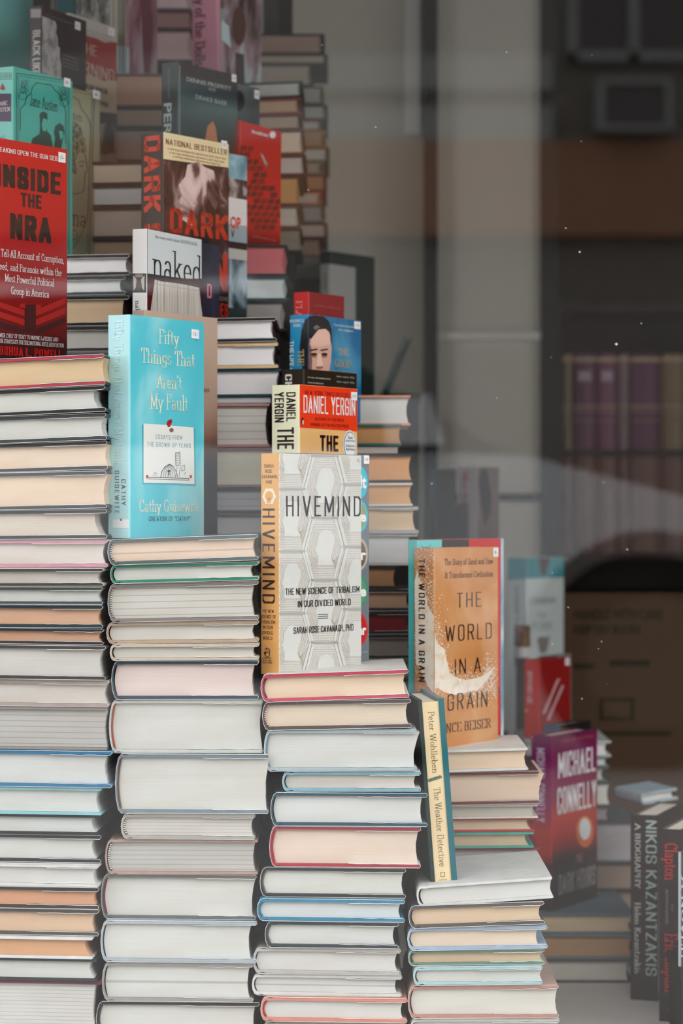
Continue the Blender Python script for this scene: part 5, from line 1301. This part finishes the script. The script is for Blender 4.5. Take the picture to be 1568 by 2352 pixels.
b = Standing('light blue edged book showing at the right of the orange book', GS, 0, None, 1156, None, 1239, zd, .14, photo_print('blue_white_print', [(.4, '4a90a8'), (.55, '9cc0cc'), (.7, 'c0d2d4')], scale=(40, 40, 16), gain=1.3), hard=False, gain=1.3, behind=b_rt, t=.012); b.done()

# purple novel on the low pile
g = 1.85
zc = wz(2098, YE)
mc = photo_print('sunset_print', [(0, '342c2b'), (.27, '3a2a2a'), (.30, '5c2826'), (.4, '98302a'), (.5, '9c3c32'), (.6, '70303f'), (.8, '6a2c4c'), (.93, '5a2c42'), (1, '4c3146')], axis=('Z', 0, .245), mix=.06, scale=(14, 14, 8), gain=g)
b = Standing('purple and red novel with big white capitals', GS, 3.39, 1268, 1371, 1219, 1690, zc, .14, mc, photo_print('sunset_spine_print', [(0, '382c2c'), (.24, '4a2a28'), (.30, '9a3428'), (.42, 'a23a32'), (.55, '843056'), (.8, '742c58'), (1, '5a2c46')], axis=('Z', 0, .245), mix=.05, gain=g), gain=g, page='c0b8a8')
wv = flat('c9c4cc', g)
b.text('f', 'MICHAEL', 1281, 1366, 1788, 58, wv, 'block', .2); b.text('f', 'CONNELLY', 1279, 1368, 1872, 62, wv, 'block', .2)
b.text('f', 'THE NEW YORK TIMES BESTSELLING', 1288, 1362, 1706, 6, flat('9a5a48', g))
b.text('f', 'DARK HOURS', 1282, 1366, 2056, 46, flat('8a8480', g), 'block', .18); b.text('f', 'THE', 1322, 1336, 1982, 18, flat('a06a78', g), bold=.02)
b.ell('f', 1342, 1910, 20, 36, photo_print('glow_print', [(.3, 'b0562e'), (.6, 'c07440')], gain=g), 2); b.ell('f', 1342, 1904, 13, 25, flat('b9c4c8', g), 3)
b.poly('f', [(1268, 2000), (1274, 1996), (1280, 1990), (1284, 2004), (1290, 1985), (1296, 1985), (1297, 2000), (1310, 1992), (1318, 1982), (1326, 1996), (1345, 1990), (1368, 1984), (1368, 2030), (1268, 2050)], flat('302a2a', g), 2)
b.vtext('MICHAEL CONNELLY', 1232, 1251, 1718, 1888, flat('b8a8b8', g), 'block', .2); b.done(); b_mc = b
b = Standing('dark book with an orange stripe lying against the purple novel', GS, 0, 1284, None, None, 1666, zc, .10, flat('2c2a2a', g), flat('4a5468', g), gain=g, page='b2aaa0', behind=b_mc, t=.024)
b.done()
g = 1.6
ze = wz(1688, 3.66)
b = Standing('red book with slanted white script, behind the purple novel', GS, 3.64, 1239, 1310, 1203, 1516, wz(1702, YE2), .105, flat('7c2226', g), flat('b02c2c', g), gain=g, page='b0a89c')
sw = flat('b8989a', g)
for k, (xa, ya) in enumerate(((1246, 1640), (1256, 1655))):
    n = 10
    for i in range(n):
        t = i/n; x = xa + 34*t; y = ya - 80*t
        b.line('f', [(x, y), (x+2.5, y-8), (x+5, y-2), (x+6, y-10)], 2.2, sw)
b.vtext('EDWARD LEE', 1212, 1222, 1542, 1615, flat('d4a09c', g), bold=.03); b.ell('s', 1209, 1632, 3, 4, flat('c08a30', g), 2); b.price(1297, 1512, 1306, 1528, '8'); b.done(); b_ed = b
b = Standing('grey book behind the red slanted script book', GS, 0, 1252, None, None, 1508, wz(1702, YE2), .09, flat('70706a', g), gain=g, page='a8a49a', behind=b_ed, t=.012); b.done()
YK = 4.0
zk = wz(1700, YK)
riser(wx(1165, YK), wx(1330, YK), YK-.02, YK+.17, zk, 'black riser hidden under the white and teal book')
b = Standing('white paperback with teal top band and a dark fork shape', GS, YK, 1209, 1294, 1166, 1281, zk, .11, flat('aab4b2', g), flat('a6b2b2', g), hard=False, gain=g)
tq = flat('2f7c84', g)
b.poly('f', [(1200, 1270), (1300, 1270), (1300, 1326), (1200, 1329)], tq); b.poly('s', [(1160, 1270), (1212, 1270), (1212, 1329), (1160, 1332)], flat('2f8a96', g))
b.poly('f', [(1237, 1278), (1262, 1278), (1258, 1300), (1254, 1318), (1247, 1323), (1241, 1316), (1238, 1298)], flat('4a3a3a', g), 2)
dg = flat('7c8482', g); b.text('f', 'CONSIDER', 1214, 1276, 1388, 14, dg, bold=.02); b.text('f', 'THE', 1232, 1252, 1420, 12, dg); b.text('f', 'FORK', 1222, 1270, 1448, 18, flat('8f9896', g), bold=.02)
b.poly('f', [(1232, 1468), (1240, 1462), (1254, 1464), (1262, 1460), (1258, 1484), (1252, 1500), (1240, 1500), (1236, 1484)], flat('7a7472', g), 2)
b.vtext('CONSIDER THE FORK', 1182, 1192, 1345, 1480, dg, bold=.02); b.done()
wood = photo_print('turned_wood_print', [(.3, '4a3628'), (.6, '6e5240'), (.8, '7c604c')], scale=(60, 60, 8), gain=1.5)
cup = empty('wooden_stamp', (wx(1199, 3.92), 3.92, wz(1510, 3.92))); tag(cup, 'small brown wooden cylinder with pale base before the white and teal book', 'stamp')
s4 = 3.92/F
def lathe(name, prof, m, parent, n=24):
    v = []; f = []
    for r, z in prof: v += [(r*math.cos(6.28319*i/n), r*math.sin(6.28319*i/n), z) for i in range(n)]
    for k in range(len(prof)-1):
        for i in range(n): j = (i+1) % n; f.append((k*n+i, k*n+j, (k+1)*n+j, (k+1)*n+i))
    f.append(tuple(range(n))[::-1]); f.append(tuple((len(prof)-1)*n+i for i in range(n)))
    return mesh_obj(name, v, f, [m], None, parent)
lathe('base', [(18*s4, 0), (19*s4, 3*s4), (19*s4, 24*s4)], flat('b4b8b6', 1.4), cup)
lathe('handle', [(17*s4, 24*s4), (19*s4, 30*s4), (18*s4, 50*s4), (19*s4, 70*s4), (16*s4, 74*s4)], wood, cup)
riser(wx(1185, 3.92), wx(1213, 3.92), 3.895, 3.955, wz(1510, 3.92), 'slim black riser hidden under the small wooden cylinder')

# black biographies at the right, spines to the glass
def spine_book(label, Y, x0, x1, top, depth, yaw, colr, texts, lean=0.0, gain=1.3, bot=0.0, rim=None):
    r = empty('hardback_book', (wx((x0+x1)/2, Y), Y, bot), (0, lean, yaw)); tag(r, label, 'book', 'books standing on the floor with spines to the glass')
    w = (x1-x0)/2*Y/F; h = wz(top, Y)-bot; s = Y/F
    mb = MB(); m = flat(colr, gain, .3)
    for a, bb in (((-w, 0), (-w+.003, depth)), ((w-.003, 0), (w, depth)), ((-w+.003, 0), (w-.003, .003))):
        mb.box((a[0], a[1], 0), (bb[0], bb[1], h), m)
    for txt, xa, xb, ya, yb, font, bold, c in texts:
        mm = flat(c, gain); cx = (x0+x1)/2
        for p in glyphs(txt, font, bold):
            q = [((xa + (xb-xa)*ty - cx)*s, -.0004, wz(ya + (yb-ya)*tx, Y) - bot) for tx, ty in p]
            mb.face(q[::-1], mm)
    if rim: mb.box((-w-.0005, -.0006, .0), (-w+.0025, .0005, h), flat(rim, gain))
    mb.build('cover', r)
    mb = MB(); mb.box((-w+.0034, .0045, .003), (w-.0034, depth-.003, h-.003), pages('b6b0a4', gain)); mb.build('page_block', r)
    return r
tg = '90a09c'; lg = 'c0bcb4'
YKZ = EYE*F/(2298-1176)
spine_book('black hardcover with large pale green spine capitals, standing on the floor', YKZ, 1447, 1511, 1872, .16, -.34, '34302d',
           [('A BIOGRAPHY', 1458, 1470, 1890, 2043, 'serif', .10, lg), ('Helen Kazantzakis', 1457, 1470, 2073, 2237, 'serif', .12, lg), ('NIKOS KAZANTZAKIS', 1483, 1508, 1884, 2240, 'block', .13, tg),
            ], gain=2.0)
mbk = None
YCL = EYE*F/(2347-1176)
spine_book('black hardcover with red spine lettering, standing at the right', YCL, 1513, 1567, 1905, .16, -.34, '322d2a',
           [('Clapton', 1527, 1555, 1937, 2022, 'serif', .10, 'b23430'), ('THE', 1541, 1546, 2075, 2092, 'serif', .12, '6c6660'), ('AUTOBIOGRAPHY', 1528, 1534, 2042, 2124, 'serif', .13, '7a746e'),
            ('Eric Clapton', 1527, 1556, 2144, 2280, 'serif', .10, 'b23430'), ('F', 1532, 1547, 2315, 2328, 'serif', .1, '8a3230')], gain=2.0)
YR = 2.99
spine_book('dark book with a silver edge, cut off by the right picture edge', YR, 1558, 1640, 1958, .16, -.34, '3a3c3c', [('A NOVEL', 1564, 1574, 2010, 2200, 'serif', .1, '9aa4a8')], gain=2.0, bot=wz(2222, YR), rim='868e90')
riser(wx(1562, YR), wx(1640, YR), YR, YR+.16, wz(2222, YR), 'black riser under the silver edged book at the right')
# books lying on top of the two biographies' far ends
r = lying_book(wx(1472, 3.44), 3.44, wz(1866, 3.36), .055, .09, .016, '8fa4ac', 'c4c8c4', jacket='9ab0b8', tilt=.12, yaw=.3, soft=False, gain=1.3)
tag(r, 'small white and blue book lying tilted above the black hardcovers', 'book')
riser(wx(1480, 3.45), wx(1562, 3.45), 3.46, 3.53, wz(1890, 3.4), 'black riser hidden behind the black hardcovers')

# ------------------------------------------------------------------ deeper in the shop
YF = 4.1
riser(wx(975, YF), wx(1150, YF), YF, YF+.2, wz(1245, YF), 'black riser hidden behind the orange book')
GB = 'blurred books standing deep in the display'
b = Standing('dark teal and black book deep in the shop, left of the white one', GB, YF+.005, 1000, 1048, 986, 1076, wz(1245, YF), .06, flat('302e2c', 1.6), flat('3c5860', 1.6), gain=1.6); b.done()
b = Standing('pale book with red vertical lettering deep in the shop', GB, YF+.01, 1096, 1146, 1050, 1072, wz(1245, YF), .07, photo_print('dark_flower_print', [(0, '5c504e'), (.5, '6a5c5a'), (1, '786a66')], scale=(20, 20, 8), gain=1.7), flat('8e8a8c', 1.8), gain=1.7)
b.vtext('Murder', 1062, 1076, 1082, 1165, flat('8a3a38', 1.7), 'serif', .2); b.poly('f', [(1102, 1078), (1118, 1078), (1128, 1140), (1126, 1180), (1112, 1210), (1104, 1160), (1098, 1110)], flat('30281f', 1.5), 2); b.done()
b = Standing('black book in front of the pale red lettered book, deep in the shop', GB, YF-.04, 1000, 1076, 990, 1156, wz(1245, YF), .08, flat('2e2626', 1.6), gain=1.6); b.done()
# dark tall book and grey one beyond the blue portrait
YG = 3.72
riser(wx(730, YG), wx(850, YG), YG+.0, YG+.2, wz(900, YG), 'black riser hidden behind the blue portrait book')
b = Standing('tall dark green book behind the blue portrait book', GB, YG+.05, 760, 860, 733, 577, wz(900, YG), .11, flat('323a38', 1.6), flat('2c302e', 1.6), gain=1.6); b.done()
b = Standing('light grey book in front of the tall dark green book', GB, YG, 757, 816, 734, 606, wz(900, YG), .07, flat('8c8e8a', 1.7), flat('a0a4a2', 1.7), gain=1.7); b.vtext('NOW', 742, 750, 630, 665, flat('5a5c5a', 1.6)) ; b.done()
# leaning book
r = lying_book(wx(893, 4.2), 4.2, wz(905, 4.2), .10, .10, .012, '2c4a4c', '6a7a7a', tilt=1.18, gain=1.6); tag(r, 'dark teal book leaning steeply beside the dark post', 'book', GB)
riser(wx(870, 4.2), wx(965, 4.2), 4.19, 4.32, wz(905, 4.2), 'black riser hidden under the steeply leaning book')
# bookcase with bound volumes
YS = 4.75
bc = empty('bookcase', (wx(1480, YS), YS, 0)); tag(bc, 'dark wooden bookcase behind the shop window at the right', 'bookcase')
m_bc = plain('dark_stained_wood', '3c322c', .6, 1.2, .2, 12)
X0, X1 = wx(1284, YS) - bc.location.x, wx(1720, YS) - bc.location.x
for z in (wz(1034, YS), wz(1270, YS), wz(700, YS)):
    mb = MB(); mb.box((X0+.006, 0, z-.012), (X1-.006, .24, z), m_bc); mb.build('shelf_board', bc)
for x in (X0, X1):
    mb = MB(); mb.box((x-.006, 0, 0), (x+.006, .25, wz(690, YS)), m_bc); mb.build('side_panel', bc)
mb = MB(); mb.box((X0, .24, 0), (X1, .25, wz(690, YS)), m_bc); mb.build('back_panel', bc)
vol = [(1292, 1316), (1317, 1372), (1373, 1420), (1421, 1447), (1448, 1520), (1521, 1576), (1577, 1640)]
vc = ['6c6252', '583a4a', '623f52', '6c5c60', '523648', '6a5c48', '583a4c']
vn = ['olive tan', 'dark plum', 'plum', 'greyish mauve', 'deep purple brown', 'tan brown', 'purple']
for row, (top, botz, nm) in enumerate(((812, 1034, 'upper shelf'), (1046, 1270, 'lower shelf'))):
    for i, ((xa, xb), c_, n_) in enumerate(zip(vol, vc, vn)):
        r = empty('bound_volume', (wx((xa+xb)/2, YS), YS+.01, wz(botz, YS))); tag(r, '%s banded volume, %s from the left on the bookcase %s' % (n_, ['first', 'second', 'third', 'fourth', 'fifth', 'sixth', 'seventh'][i], nm), 'book', 'bound volumes on the bookcase')
        w = (xb-xa)/2*YS/F - .0004; h = wz(top, YS) - wz(botz, YS); m = flat(c_ if row == 0 else '5e4640', 2.2); mb = MB()
        pr = [(-w, .01), (-w*.6, .002), (0, 0), (w*.6, .002), (w, .01), (w, .16), (-w, .16)]
        i0 = len(mb.v); n = 7
        mb.v += [(a, y, 0) for a, y in pr] + [(a, y, h) for a, y in pr]
        for k in range(n): j = (k+1) % n; mb.f.append((i0+k, i0+j, i0+n+j, i0+n+k)); mb.m.append(mb.mi(m))
        mb.f.append(tuple(i0+n+k for k in range(n))); mb.m.append(mb.mi(m))
        for fz, c2 in ((.94, '8a7a62'), (.92, '7c6a5c'), (.45, '7a6a5c'), (.40, '6c5654'), (.3, '5e4c4c')):
            if row: continue
            z_ = h*fz; mb.box((-w*.98, -.0008, z_), (w*.98, .009, z_+h*.02), flat(c2, 2.6))
        if row == 0 and i in (1, 2): mb.box((-w*.6, -.001, h*.72), (w*.5, .003, h*.82), flat('8a8088', 2.2))
        mb.build('cover', r)
# cardboard box
YX = 4.3
bx = empty('cardboard_box', (wx(1470, YX), YX, 0)); tag(bx, 'brown cardboard box with dark printed lines at the right', 'box')
m_cb = plain('brown_cardboard', '5e4c3e', .85, 1.2, .08, 10); m_cl = plain('dark_box_print', '3c3a2c', .85, 1.2)
xa, xb = wx(1288, YX)-bx.location.x, wx(1660, YX)-bx.location.x; zt = wz(1362, YX)
mb = MB(); mb.box((xa, 0, 0), (xb, .3, zt), m_cb); yk = -.0006
def pr_(x0, y0, x1, y1): mb.face([(wx(x0, YX)-bx.location.x, yk, wz(y1, YX)), (wx(x1, YX)-bx.location.x, yk, wz(y1, YX)), (wx(x1, YX)-bx.location.x, yk, wz(y0, YX)), (wx(x0, YX)-bx.location.x, yk, wz(y0, YX))], m_cl)
for txt, x0, x1, y, h in (('HANDLE WITH CARE', 1318, 1520, 1422, 22), ('KEEP DRY BOOKS', 1318, 1470, 1456, 20)):
    for p in sans(txt, .03): mb.face([(wx(x0+(x1-x0)*tx, YX)-bx.location.x, yk, wz(y-h*ty, YX)) for tx, ty in p], m_cl)
pr_(1400, 1516, 1492, 1530); pr_(1316, 1524, 1365, 1536); pr_(1290, 1680, 1540, 1690); pr_(1376, 1604, 1456, 1610); pr_(1376, 1648, 1456, 1654); pr_(1376, 1604, 1384, 1654); pr_(1448, 1604, 1456, 1654)
mb.build('carton', bx)
mb = MB()
for a, bb in (((xa, -.002, zt-.004), (xb, .15, zt)), ((xa, .152, zt-.004), (xb, .302, zt))): mb.box(a, bb, m_cb)
mb.build('flap', bx)
